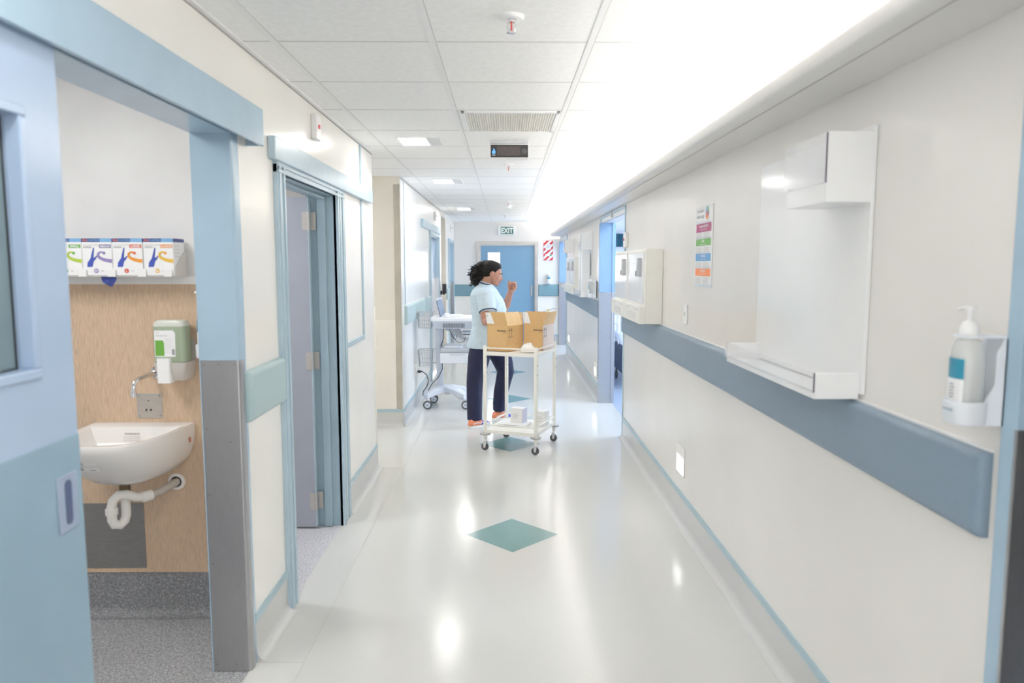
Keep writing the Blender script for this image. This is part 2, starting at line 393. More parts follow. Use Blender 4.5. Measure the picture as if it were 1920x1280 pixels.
w.box(-1.2, -0.49, YE, YE + 0.12, 0, ZC + 0.1); w.box(0.585, 1.25, YE, YE + 0.12, 0, ZC + 0.1); w.box(-0.49, 0.585, YE, YE + 0.12, 1.93, ZC + 0.1)
struct('wall_end', w, WALL_R, 'pale end wall around the blue door', 'wall')
struct('wall_end_lower', MB().box(XL, -0.56, YE - 0.003, YE, 0.19, 0.95).box(0.64, 1.04, YE - 0.003, YE, 0.19, 0.95), WALL_LOW, 'white lower sheet of the end wall below its bumpers', 'wall')

# timber splash panel, washroom skirting
tp = MB().box(-3.0, XLO, 3.150, 3.16, 0.2, 1.472); tp.box(-3.0, XLO, 3.148, 3.16, 1.472, 1.505, 1)
struct('wall_panel', tp, [TIMBER, WHITE], 'wood grain laminate splash panel behind the sink', 'wall panel')
def cove_profile(h, r=0.045, t=0.006):
    # cross-section: out = distance from the wall, z
    pts = [(0, 0), (r, 0.0), (r, 0.0015)]
    pts += [(r - (r - t) * math.sin(a), 0.0015 + (r - t) * (1 - math.cos(a))) for a in [PI / 2 * i / 6 for i in range(1, 7)]]
    pts += [(t, h), (0, h)]
    return pts
def skirting(name, label, runs, h, m1, m2, strip=0.032):
    b = MB()
    for ax, base, sgn, a0, a1 in runs:
        pr = [(base + sgn * o, z) for o, z in cove_profile(h - strip)]
        if ax == 'y': b.prism(pr, 'y', a0, a1, 0)          # wall plane X=base running along Y
        else: b.prism(pr, 'x', a0, a1, 0)                  # wall plane Y=base running along X
        lo, hi = sorted((base, base + sgn * 0.008))
        if strip:
            if ax == 'y': b.box(lo, hi, a0, a1, h - strip, h, 1)
            else: b.box(a0, a1, lo, hi, h - strip, h, 1)
    return struct(name, b, [m1, m2], label, 'skirting')
skirting('baseboard_left', 'pale cove skirting with blue top strip on the near left wall',
         [('y', XL, 1, 2.765, 3.19), ('y', XL, 1, 4.48, 5.55)], 0.19, COVE, STRIP)
skirting('baseboard_left_far', 'pale cove skirting on the far left wall behind the computer trolley',
         [('y', XL, 1, 7.0, 9.60), ('y', XL, 1, 11.02, 11.45), ('y', XL, 1, 12.3, 12.8)], 0.17, COVE, STRIP)
skirting('baseboard_passage', 'grey cove skirting with blue strip facing from the side passage',
         [('x', 7.0, -1, -3.4, XL)], 0.17, COVE, STRIP)
skirting('baseboard_right', 'long pale cove skirting with blue top strip under the right bumper',
         [('y', XR, -1, 1.54, 6.56), ('y', XR, -1, 8.24, 12.7)], 0.185, COVE, STRIP)
skirting('baseboard_end', 'grey cove skirting of the end wall either side of the door',
         [('x', YE, -1, XL, -0.56), ('x', YE, -1, 0.64, 1.04)], 0.2, COVE, STRIP)
skirting('baseboard_bathroom', 'dark speckled cove skirting below the wood grain panel',
         [('x', 3.16, -1, -3.0, XLO)], 0.2, COVEG, STRIP, strip=0)

# ------------------------------------------------------------------ light trough along the right wall
def prof_y(mb, pr, y0, y1, m=0): return mb.prism(pr, 'y', y0, y1, m)
tr = thing('light_trough', 'grey gutter shaped light trough along the top of the right wall', 'light', (1.07, 6.0, 2.085))
b = MB()
outer = [(1.069, 2.085), (0.917, 2.090), (0.900, 2.093), (0.880, 2.101), (0.871, 2.112), (0.871, 2.150), (0.877, 2.150), (0.878, 2.116), (0.885, 2.106), (0.902, 2.098), (0.918, 2.095), (1.069, 2.095)]
prof_y(b, outer, -2.0, 14.2)
b.build('trough_shell', mat('trough grey white', (214, 212, 209), 0.3, nscale=4, amt=0.01), tr, smooth=40)
b = MB().box(0.9155, 0.9175, -2.0, 14.2, 2.0885, 2.0905); b.build('seam_line', GAPM, tr, smooth=0)
for k in range(11): MB().cyl((0.985, -1.9 + k * 1.46, 2.125), (0.985, -1.9 + k * 1.46 + 1.38, 2.125), 0.013, 10).build('tube_lamp', GLOWS, tr)

# ------------------------------------------------------------------ bumpers / hand rails
def rail_profile(base, sgn, z0, z1, d=0.032, r=0.02):
    o = [(base, z0)]
    o += [(base + sgn * (d - r + r * math.sin(a)), z0 + r - r * math.cos(a)) for a in [PI / 2 * i / 5 for i in range(6)]]
    o += [(base + sgn * (d - r + r * math.cos(a)), z1 - r + r * math.sin(a)) for a in [PI / 2 * i / 5 for i in range(6)]]
    return o + [(base, z1)]
def rail_y(name, label, X, sgn, y0, y1, z0, z1, m, joints=(), bead=True):
    t = thing(name, label, 'bumper rail', (X, (y0 + y1) / 2, (z0 + z1) / 2))
    b = MB(); cuts = [y0 + 0.02] + list(joints) + [y1 - 0.02]
    for a0, a1 in zip(cuts[:-1], cuts[1:]): b.prism(rail_profile(X, sgn, z0, z1), 'y', a0 + (0.001 if a0 != cuts[0] else 0), a1 - (0.001 if a1 != cuts[-1] else 0))
    b.build('rail_cover', m, t, smooth=50)
    for e, q in ((y0, 1), (y1, -1)):
        b = MB(); R = []
        for k in range(5):
            a = PI / 2 * k / 4; sc = math.sin(a); off = 0.02 * (1 - math.cos(a))
            R.append([(p[0] if abs(p[0] - X) < 1e-6 else X + (p[0] - X) * (0.45 + 0.55 * sc), e + q * (0.02 - 0.02 * (math.cos(a))) , z0 + 0.004 * (1 - sc) + (p[1] - z0) * (1 - 0.04 * (1 - sc))) for p in rail_profile(X, sgn, z0, z1)])
        b.rings(R); b.build('end_cap', m, t, smooth=50)
    if bead:
        MB().box(X, X + sgn * 0.008, y0, y1, z1, z1 + 0.006).build('top_bead', WHITE, t)
    return t
rail_y('bumper_rail', 'slate blue wall bumper running along the near right wall under the white units', XR, -1, 1.565, 6.56, 0.950, 1.146, RAILB, (3.737, 4.168))
rail_y('bumper_rail', 'slate blue wall bumper on the far right wall between the two ward doorways', XR, -1, 8.245, 12.60, 0.950, 1.146, RAILB)
rail_y('bumper_rail', 'short soft teal bumper block beside the stainless washroom jamb', XL, 1, 2.745, 3.19, 0.960, 1.155, RAILT, bead=False)
rail_y('bumper_rail', 'pale blue bumper on the far left wall behind the wire baskets', XL, 1, 7.20, 8.90, 0.965, 1.155, RAILT)
rail_y('bumper_rail', 'small pale bumper piece between the long left bumper and the far blue door', XL, 1, 9.05, 9.58, 0.965, 1.155, RAILT, bead=False)
rail_y('bumper_rail', 'tiny teal bumper at the corner before the last left door', XL, 1, 12.32, 12.80, 0.965, 1.155, RAILT, bead=False)
def rail_x(name, label, Y, x0, x1, z0, z1, m):
    t = thing(name, label, 'bumper rail', ((x0 + x1) / 2, Y, (z0 + z1) / 2))
    MB().prism(rail_profile(Y, -1, z0, z1), 'x', x0 + 0.02, x1 - 0.02).build('rail_cover', m, t, smooth=50)
    for e, q in ((x0, 1), (x1, -1)):
        b = MB(); R = []
        for k in range(5):
            a = PI / 2 * k / 4; sc = math.sin(a)
            R.append([(e + q * 0.02 * (1 - math.cos(a)), p[0] if abs(p[0] - Y) < 1e-6 else Y + (p[0] - Y) * (0.45 + 0.55 * sc), p[1]) for p in rail_profile(Y, -1, z0, z1)])
        b.rings(R); b.build('end_cap', m, t, smooth=50)
rail_x('bumper_rail', 'teal bumper on the end wall left of the blue door behind the nurse', YE, XL + 0.01, -0.56, 0.946, 1.172, RAILE)
rail_x('bumper_rail', 'teal bumper on the end wall right of the blue door', YE, 0.645, 1.04, 0.946, 1.172, RAILE)

# ------------------------------------------------------------------ washroom sliding door, pelmet, jamb
d = thing('door_1', 'open sky blue sliding door leaf with a window on the near left', 'door', (-0.965, 0.9, 0), kind='structure')
X0, X1 = -0.9835, -0.945
b = MB(); yA, yB = 0.35, 1.605; wy0, wy1, wz0, wz1 = 0.75, 1.472, 1.345, 1.845
b.box(X0, X1, yA, yB, 0.008, wz0); b.box(X0, X1, yA, yB, wz1, 2.09); b.box(X0, X1, wy1, yB, wz0, wz1); b.box(X0, X1, yA, wy0, wz0, wz1)
b.build('door_leaf', DOORB, d, smooth=0)
b = MB(); b.box(X1, X1 + 0.0025, yA, yB, 0.01, 1.185); b.build('kick_sheet', KICK, d, bevel=0.001, smooth=0)
b = MB()
for (a0, a1, z0, z1) in ((wy0 - .02, wy1 + .02, wz0 - .02, wz0 + .0015), (wy0 - .02, wy1 + .02, wz1 - .0015, wz1 + .02), (wy1 - .0015, wy1 + .02, wz0 + .0015, wz1 - .0015), (wy0 - .02, wy0 + .0015, wz0 + .0015, wz1 - .0015)):
    b.box(X1 - 0.03, X1 + 0.005, a0, a1, z0, z1)
b.build('window_bead', DOORB, d, bevel=0.004, smooth=40)
b = MB(); b.box(X1 - 0.034, X1 - 0.031, wy1 - 0.005, wy1 - 0.002, wz0, wz1); b.box(X1 - 0.034, X1 - 0.031, wy0, wy1 - 0.0055, wz0 + 0.002, wz0 + 0.005); b.build('window_gasket', BLACK, d, smooth=0)
MB().box(X1 - 0.038, X1 - 0.034, wy0, wy1, wz0, wz1).build('window_pane', GLASSD, d, smooth=0)
h = MB()
h.box(X1 + 0.002, X1 + 0.006, 1.512, 1.582, 0.985, 1.108)
hp = h.build('pull_plate', mat('handle satin lilac', (150, 166, 196), 0.35, 0.5, nscale=12, amt=0.03), d, bevel=0.004)
MB().prism([(1.534 + 0.012 * math.cos(a) + 0.013, 1.047 + (0.037 if math.sin(a) >= 0 else -0.037) + 0.012 * math.sin(a)) for a in [2 * PI * i / 20 for i in range(20)]], 'x', X1 + 0.005, X1 + 0.0068).build('finger_slot', mat('handle slot navy', (46, 62, 104), 0.4, nscale=10, amt=0.05), hp)

p = MB()
p.box(-0.930, -0.918, -0.4, 2.875, 2.003, 2.140); p.box(XL, -0.930, -0.4, 2.875, 2.128, 2.140); p.box(XL, -0.930, 2.863, 2.875, 2.003, 2.128)
struct('trim_1', p, FRAME, 'deep pale blue pelmet hiding the sliding door track', 'door pelmet', bevel=0.002)
struct('trim_2', MB().box(-0.975, -0.945, -0.4, 2.863, 2.095, 2.128), mat('track shadow steel', (96, 112, 126), 0.5, 0.4, amt=0.03), 'dark sliding track under the blue pelmet', 'door track')
# jamb liner facing the camera at Y=2.70 (rounded stainless to 1.21, blue paint above)
def jamb_pts(y, x0, x1, lip, r=0.012, t=0.010):
    # plan section: covers reveal face (facing -Y) and wraps onto corridor face
    return [(x0, y), (x0, y - t)] + [(x1 - r + r * math.sin(a) + t, y - t + r - r * math.cos(a)) for a in [PI / 2 * i / 6 for i in range(7)]] + [(x1 + t, y + lip), (x1 + 0.0005, y + lip), (x1 + 0.0005, y)]
b = MB(); b.prism(jamb_pts(2.70, XLO, XL, 0.05), 'z', 1.205, 2.035)
b.box(XLO, XL + 0.004, 0.45, 2.69, 2.02, 2.0345); b.box(XLO - 0.004, XLO, 2.69, 2.70, 0, 2.02)
struct('trim_3', b, FRAME, 'pale blue painted washroom door lining above the steel', 'door frame', smooth=30)
g = MB(); g.prism(jamb_pts(2.6985, XLO + 0.002, XL + 0.001, 0.033), 'z', 0.002, 1.205)
gs = struct('trim_4', g, STEEL, 'brushed stainless guard wrapped round the washroom jamb', 'jamb guard', smooth=30)
for x, z in ((-1.107, 1.19), (-1.05, 1.19), (-0.995, 1.19), (-1.105, 0.95), (-1.105, 0.7), (-1.105, 0.43), (-1.105, 0.03), (-1.03, 0.03), (-1.02, 0.9)):
    MB().lathe([(0.004, 2.6885), (0.004, 2.6868), (0.002, 2.686)], (x, 0, z), 8, 'y').build('rivet', STEELD, gs)
struct('trim_5', MB().box(XL, XL + 0.006, 2.733, 2.765, 0, 2.0), FRAME, 'narrow pale blue edge strip beside the stainless guard', 'wall trim')

# ------------------------------------------------------------------ second doorway on the left
b = MB()
Y0, Y1, ZH = 3.27, 4.28, 1.945
for (a0, a1, dd) in ((3.185, 3.275, 0.020), (3.20, 3.225, 0.026), (3.255, 3.275, 0.028)): b.box(XL, XL + dd, a0, a1, 0, ZH + 0.03)
for (a0, a1, dd) in ((4.275, 4.47, 0.018), (4.275, 4.31, 0.030), (4.345, 4.38, 0.026), (4.42, 4.47, 0.026)): b.box(XL, XL + dd, a0, a1, 0, ZH + 0.03)
for (z0, z1, dd) in ((ZH, ZH + 0.05, 0.020), (ZH, ZH + 0.015, 0.028), (ZH + 0.025, ZH + 0.038, 0.026)): b.box(XL, XL + dd, 3.185, 4.47, z0, z1)
struct('trim_6', b, FRAME2, 'stepped pale blue architrave of the second left doorway', 'door frame', bevel=0.002)
b = MB()
b.box(XLO - 0.02, XL + 0.001, 3.24, 3.27, 0, ZH); b.box(XLO - 0.02, XL + 0.001, 4.28, 4.30, 0, ZH); b.box(XLO - 0.02, XL + 0.001, 3.24, 4.30, ZH, 1.9655)
b.box(-1.075, -1.03, 4.262, 4.28, 0, ZH); b.box(-1.075, -1.03, 3.27, 3.288, 0, ZH); b.box(-1.075, -1.03, 3.27, 4.28, ZH - 0.018, ZH)
struct('trim_7', b, mat('frame lining grey blue', (140, 166, 180), 0.35, nscale=6, amt=0.02), 'grey blue reveal lining with door stop in the second left doorway', 'door frame', bevel=0.002)
b = MB(); b.box(XL + 0.001, XL + 0.033, 3.125, 5.39, 1.992, 2.088)
struct('trim_8', b, FRAME2, 'pale blue pelmet board over the second left doorway', 'door pelmet', bevel=0.004)
d = thing('door_2', 'hinged door coloured in grey shade, standing open inside the second left doorway', 'door', (-1.11, 4.27, 0), kind='structure')
b = MB().box(-1.99, -1.118, 4.225, 4.262, 0.012, 1.935)
b.build('door_leaf', DOORG, d, bevel=0.002)
MB().box(-1.1185, -1.114, 4.2235, 4.2635, 0.012, 1.935).build('edge_strip', FRAME2, d)
for z in (1.80, 1.00, 0.165):
    hb = MB(); hb.box(-1.150, -1.119, 4.2215, 4.2249, z - 0.05, z + 0.05); hb.box(-1.112, -1.082, 4.2565, 4.262, z - 0.05, z + 0.05)
    hb.cyl((-1.114, 4.217, z - 0.052), (-1.114, 4.217, z + 0.052), 0.006, 10)
    for zz in (-0.035, 0, 0.035): hb.cyl((-1.145, 4.2215, z + zz), (-1.145, 4.2205, z + zz), 0.004, 8)
    hb.build('hinge', STEELP, d, bevel=0.0015)
# panel strips on the wall after the doorway
b = MB(); b.box(XL, XL + 0.012, 5.075, 5.10, 1.05, 1.992); b.box(XL, XL + 0.012, 5.075, 5.10, 2.088, ZC - 0.012); b.box(XL, XL + 0.012, 4.47, 5.10, 1.040, 1.075)
struct('trim_9', b, FRAME2, 'thin blue strips outlining a cream panel past the second doorway', 'wall trim', bevel=0.003)
struct('trim_10', MB().box(XL - 0.05, XL + 0.004, 5.505, 5.556, 0.19, 1.24), WALL_LOW, 'cream corner guard at the end of the near left wall', 'corner guard', bevel=0.002)
# side passage face
struct('trim_11', MB().box(-1.5, -1.045, 6.994, 7.0, 0.17, 1.03), WALL_LOW, 'cream lower sheet on the side passage wall', 'wall panel')
struct('trim_12', MB().box(-1.044, -0.990, 6.992, 7.0, 0.17, 2.30), mat('dull corner sheet', (176, 170, 158), 0.3, 0.3, nscale=6, amt=0.05), 'dull grey corner sheet edging the side passage wall', 'corner guard')
struct('trim_13', MB().box(XL, XL + 0.004, 6.995, 7.05, 0.17, 2.34), WHITEG, 'white corner strip at the start of the far left wall', 'corner guard')
struct('trim_14', MB().box(XL, XL + 0.008, 7.235, 7.26, 1.155, 2.345), FRAME2, 'thin blue upright strip on the far left wall', 'wall trim')

# far left doors
def left_door(n, label, y0, y1, zh, ya, steelz):
    b = MB(); b.box(XL, XL + 0.02, y0 - 0.06, y0, 0, zh + 0.05); b.box(XL, XL + 0.02, y1, y1 + 0.06, 0, zh + 0.05); b.box(XL, XL + 0.02, y0, y1, zh, zh + 0.05)
    b.box(XLO, XL + 0.001, y0 - 0.001, y0 + 0.02, 0, zh); b.box(XLO, XL + 0.001, y1 - 0.02, y1 + 0.001, 0, zh); b.box(XLO, XL + 0.001, y0, y1, zh - 0.02, zh + 0.001)
    b.box(XL, XL + 0.026, y0 - 0.03, y0 - 0.01, 0, zh + 0.03)
    struct('trim_%d' % n, b, FRAME2, 'pale blue frame of the ' + label, 'door frame', bevel=0.002)
    d = thing('door_%d' % (n - 12), label[0:1].lower() + label[1:], 'door', (XL - 0.07, (y0 + y1) / 2, 0), kind='structure')
    MB().box(XL - 0.09, XL - 0.05, y0 + 0.02, y1 - 0.02, 0.01, zh - 0.02).build('door_leaf', DOORB, d, bevel=0.002)
    MB().box(XL - 0.05, XL - 0.046, y0 + 0.03, y1 - 0.03, 0.02, steelz).build('kick_plate', ya, d)
    MB().box(XLO + 0.005, XL + 0.003, y1 - 0.024, y1 - 0.02, 0.0, steelz).build('jamb_plate', ya, d)
    return d
left_door(15, 'blue door on the far left wall with white steel below', 9.68, 10.95, 1.95, mat('glare steel', (226, 228, 232), 0.25, 0.3, amt=0.02), 1.36)  # plates are ordinary steel; the white glare is in their colour
left_door(16, 'last blue door on the left beside the end wall', 12.86, 14.05, 1.96, STEEL, 1.22)
struct('trim_17', MB().box(XL + 0.001, XL + 0.035, 8.71, 11.0, 1.997, 2.09), FRAME2, 'pale blue pelmet board over the far left blue door', 'door pelmet', bevel=0.004)

# ------------------------------------------------------------------ right doorways
def right_jamb(n, y, label, z_s, ztop, blue, proud=0.024):
    b = MB(); b.box(XR - proud, XRO + 0.02, y - 0.02, y + 0.0, z_s, ztop); b.box(XR - proud, XR - 0.001, y, y + 0.05, z_s, ztop)
    b.box(1.185, 1.20, y - 0.03, y - 0.02, z_s, ztop)
    struct('trim_%d' % n, b, blue, label + ', painted blue above', 'door frame', bevel=0.003)
    b = MB(); b.box(XR - proud - 0.001, XRO + 0.021, y - 0.0215, y + 0.0, 0.0, z_s); b.box(XR - proud - 0.001, XR - 0.001, y, y + 0.05, 0.0, z_s)
    b.box(1.185, 1.20, y - 0.032, y - 0.02, 0.0, z_s)
    g = struct('trim_%d' % (n + 1), b, STEEL, label + ', stainless sheet below', 'jamb guard', bevel=0.003)
    for z in (z_s - 0.03, z_s - 0.5, 0.05):
        for x in (1.075, 1.165): MB().cyl((x, y - 0.0215, z), (x, y - 0.0235, z), 0.005, 8).build('rivet', STEELD, g)
right_jamb(18, 8.20, 'far jamb of the middle right doorway', 1.247, 2.01, JAMBB)
right_jamb(20, 14.26, 'far jamb of the last right doorway', 1.21, 1.99, JAMBB)
b = MB()
b.box(XR - 0.012, XR, 1.488, 1.532, 0, 2.03); b.box(XR - 0.012, XR, 0.35, 1.488, 2.0, 2.03)
struct('trim_22', b, FRAME, 'slate blue architrave edge of the near right doorway', 'door frame', bevel=0.002)
struct('trim_23', MB().box(XR - 0.011, XRO, 1.482, 1.4895, 1.215, 2.0), FRAME, 'blue painted reveal of the near right doorway', 'door frame')
struct('trim_24', MB().box(XR - 0.012, XRO, 1.480, 1.4895, 0, 1.215), STEEL, 'stainless reveal sheet of the near right doorway', 'jamb guard')
b = MB(); b.box(XR - 0.010, XR, 6.56, 6.585, 0, 2.07); b.box(XR - 0.010, XR, 6.56, 8.25, 2.055, 2.075); b.box(XR - 0.010, XR, 8.225, 8.25, 1.2, 2.07)
b.box(XR, XRO, 6.575, 6.582, 0, 2.01)
struct('trim_25', b, mat('pale door line blue', (188, 212, 226), 0.35, amt=0.02), 'pale blue edge line around the middle right doorway', 'door frame', bevel=0.001)
struct('trim_26', MB().box(XR - 0.010, XR, 12.70, 12.725, 0, 2.06).box(XR - 0.010, XR, 12.70, 14.26, 2.045, 2.06), MATS['pale door line blue'], 'pale blue edge line around the last right doorway', 'door frame')
struct('trim_27', MB().box(XR - 0.003, XR + 0.01, 6.6, 8.2, 2.01, 2.05), WHITE, 'white head board over the middle right doorway', 'door frame')
cl = MB(); cl.box(1.052, 1.066, 7.35, 7.375, 2.02, 2.084); cl.box(1.05, 1.054, 7.345, 7.38, 2.02, 2.045)
tag(cl.build('door_closer_bracket', STEELP, bevel=0.001), 'small metal bracket over the middle right doorway', 'bracket')

# ------------------------------------------------------------------ end door
d = thing('door_5', 'closed blue door with a small window made to glow for light beyond at the corridor end', 'door', (0.05, YE, 0), kind='structure')
b = MB()
for (a0, a1, z0, z1) in ((-0.554, -0.482, 0, 1.993), (0.578, 0.640, 0, 1.993), (-0.482, 0.578, 1.935, 1.993)):
    b.box(a0, a1, YE - 0.03, YE + 0.06, z0, z1)
b.box(-0.490, -0.470, YE + 0.0, YE + 0.05, 0, 1.94); b.box(0.566, 0.59, YE + 0.0, YE + 0.05, 0, 1.94)
b.build('door_frame', mat('end frame steel', (182, 180, 176), 0.3, 0.6, nscale=10, amt=0.04), d, bevel=0.004)
MB().box(-0.47, 0.566, YE + 0.02, YE + 0.03, 1.918, 1.936).build('head_gap', mat('warm light gap', (240, 228, 214), 0.6, amt=0.01), d)
b = MB(); b.box(-0.474, -0.325, YE + 0.03, YE + 0.07, 0.01, 1.918); b.box(-0.102, 0.57, YE + 0.03, YE + 0.07, 0.01, 1.918)
b.box(-0.325, -0.102, YE + 0.03, YE + 0.07, 1.779, 1.918); b.box(-0.325, -0.102, YE + 0.03, YE + 0.07, 0.01, 1.25)
b.build('door_leaf', DOORE, d, smooth=0)
MB().box(-0.325, -0.102, YE + 0.045, YE + 0.05, 1.25, 1.779).build('window_pane', GLOWW, d)
b = MB(); 
for q in ((-0.335, -0.325, 1.25, 1.779), (-0.102, -0.092, 1.25, 1.779), (-0.335, -0.092, 1.779, 1.789), (-0.335, -0.092, 1.24, 1.25)): b.box(q[0], q[1], YE + 0.026, YE + 0.03, q[2], q[3])
b.build('window_bead', mat('pale rose bead', (232, 222, 228), 0.4, amt=0.01), d)
MB().box(0.50, 0.53, YE + 0.018, YE + 0.03, 0.95, 1.15).build('push_plate', STEELP, d, bevel=0.003)

# ------------------------------------------------------------------ exit sign, hazard sign, end fittings
t = thing('exit_sign', 'green exit sign box above the end door', 'sign', (0.04, YE, 2.2))
MB().box(-0.132, 0.207, YE - 0.05, YE - 0.001, 2.115, 2.288).build('sign_case', WHITE, t, bevel=0.006)
MB().box(-0.083, 0.158, YE - 0.052, YE - 0.05, 2.136, 2.277).build('sign_panel', mat('exit face green', (28, 100, 74), 0.4, amt=0.02), t)
MB().text('EXIT', 0.135, (0.0375, YE - 0.0528, 2.158), DX, DZ, align='CENTER', bold=0.03, sx=0.82).build('lettering', mat('exit lettering white', (255, 255, 255), 0.4, amt=0.0), t, smooth=0)
t = thing('hazard_sign', 'red and white striped safety notice right of the end door', 'sign', (0.834, YE, 1.82))
sx0, sx1, sz0, sz1 = 0.742, 0.927, 1.635, 2.014
MB().box(sx0, sx1, YE - 0.004, YE - 0.001, sz0, sz1).build('sign_board', PAPER, t)
def clip(poly, x0, x1, z0, z1):
    def cl(pts, ins, it):
        o = []
        for i, p in enumerate(pts):
            q = pts[i - 1]
            if ins(p):
                if not ins(q): o.append(it(q, p))
                o.append(p)
            elif ins(q): o.append(it(q, p))
        return o
    def ix(v): return lambda a, b: (v, a[1] + (b[1] - a[1]) * (v - a[0]) / (b[0] - a[0]))
    def iz(v): return lambda a, b: (a[0] + (b[0] - a[0]) * (v - a[1]) / (b[1] - a[1]), v)
    for ins, it in ((lambda p: p[0] >= x0, ix(x0)), (lambda p: p[0] <= x1, ix(x1)), (lambda p: p[1] >= z0, iz(z0)), (lambda p: p[1] <= z1, iz(z1))):
        if poly: poly = cl(poly, ins, it)
    return poly
b = MB()
for k in range(-4, 10):
    a = sz0 - 0.25 + k * 0.104
    q = clip([(sx0, a), (sx1, a + 0.17), (sx1, a + 0.17 + 0.052), (sx0, a + 0.052)], sx0 + .004, sx1 - .004, sz0 + .004, sz1 - .004)
    if len(q) > 2: b.poly([(x, YE - 0.0046, z) for x, z in q])
for q in ((sx0, sx0 + .004, sz0, sz1), (sx1 - .004, sx1, sz0, sz1), (sx0, sx1, sz0, sz0 + .004), (sx0, sx1, sz1 - .004, sz1)):
    b.poly([(q[0], YE - 0.0046, q[2]), (q[1], YE - 0.0046, q[2]), (q[1], YE - 0.0046, q[3]), (q[0], YE - 0.0046, q[3])])
b.build('stripes', SIGNR, t, smooth=0)
b = MB(); b.poly([(0.834 + 0.062 * math.cos(a), YE - 0.0052, 1.895 + 0.062 * math.sin(a)) for a in [2 * PI * i / 24 for i in range(24)]])
b.build('text_panel', PAPER, t, smooth=0)
MB().poly([(0.775, YE - 0.0052, 1.715), (0.905, YE - 0.0052, 1.715), (0.905, YE - 0.0052, 1.755), (0.775, YE - 0.0052, 1.755)]).build('text_panel', PAPER, t, smooth=0)
b = MB(); b.text('FIRE', 0.03, (0.834, YE - 0.0056, 1.905), DX, DZ, align='CENTER'); b.text('SAFETY', 0.022, (0.834, YE - 0.0056, 1.875), DX, DZ, align='CENTER')
b.build('lettering', INKG, t, smooth=0)
MB().poly([(0.865, YE - 0.0056, 1.718), (0.903, YE - 0.0056, 1.718), (0.903, YE - 0.0056, 1.752), (0.865, YE - 0.0056, 1.752)]).build('green_patch', EXITG, t, smooth=0)
b = MB(); b.box(0.805, 0.875, YE - 0.012, YE - 0.001, 0.62, 0.72); b.box(0.825, 0.86, YE - 0.03, YE - 0.012, 0.65, 0.69, 1); b.tube([(0.84, YE - 0.03, 0.67), (0.88, YE - 0.05, 0.69), (0.95, YE - 0.04, 0.71), (1.0, YE - 0.02, 0.705)], 0.004, 6, 2)
tag(b.build('power_socket', [WHITE, BRASS, BLACK]), 'white socket with yellow plug and cord on the end wall', 'socket')

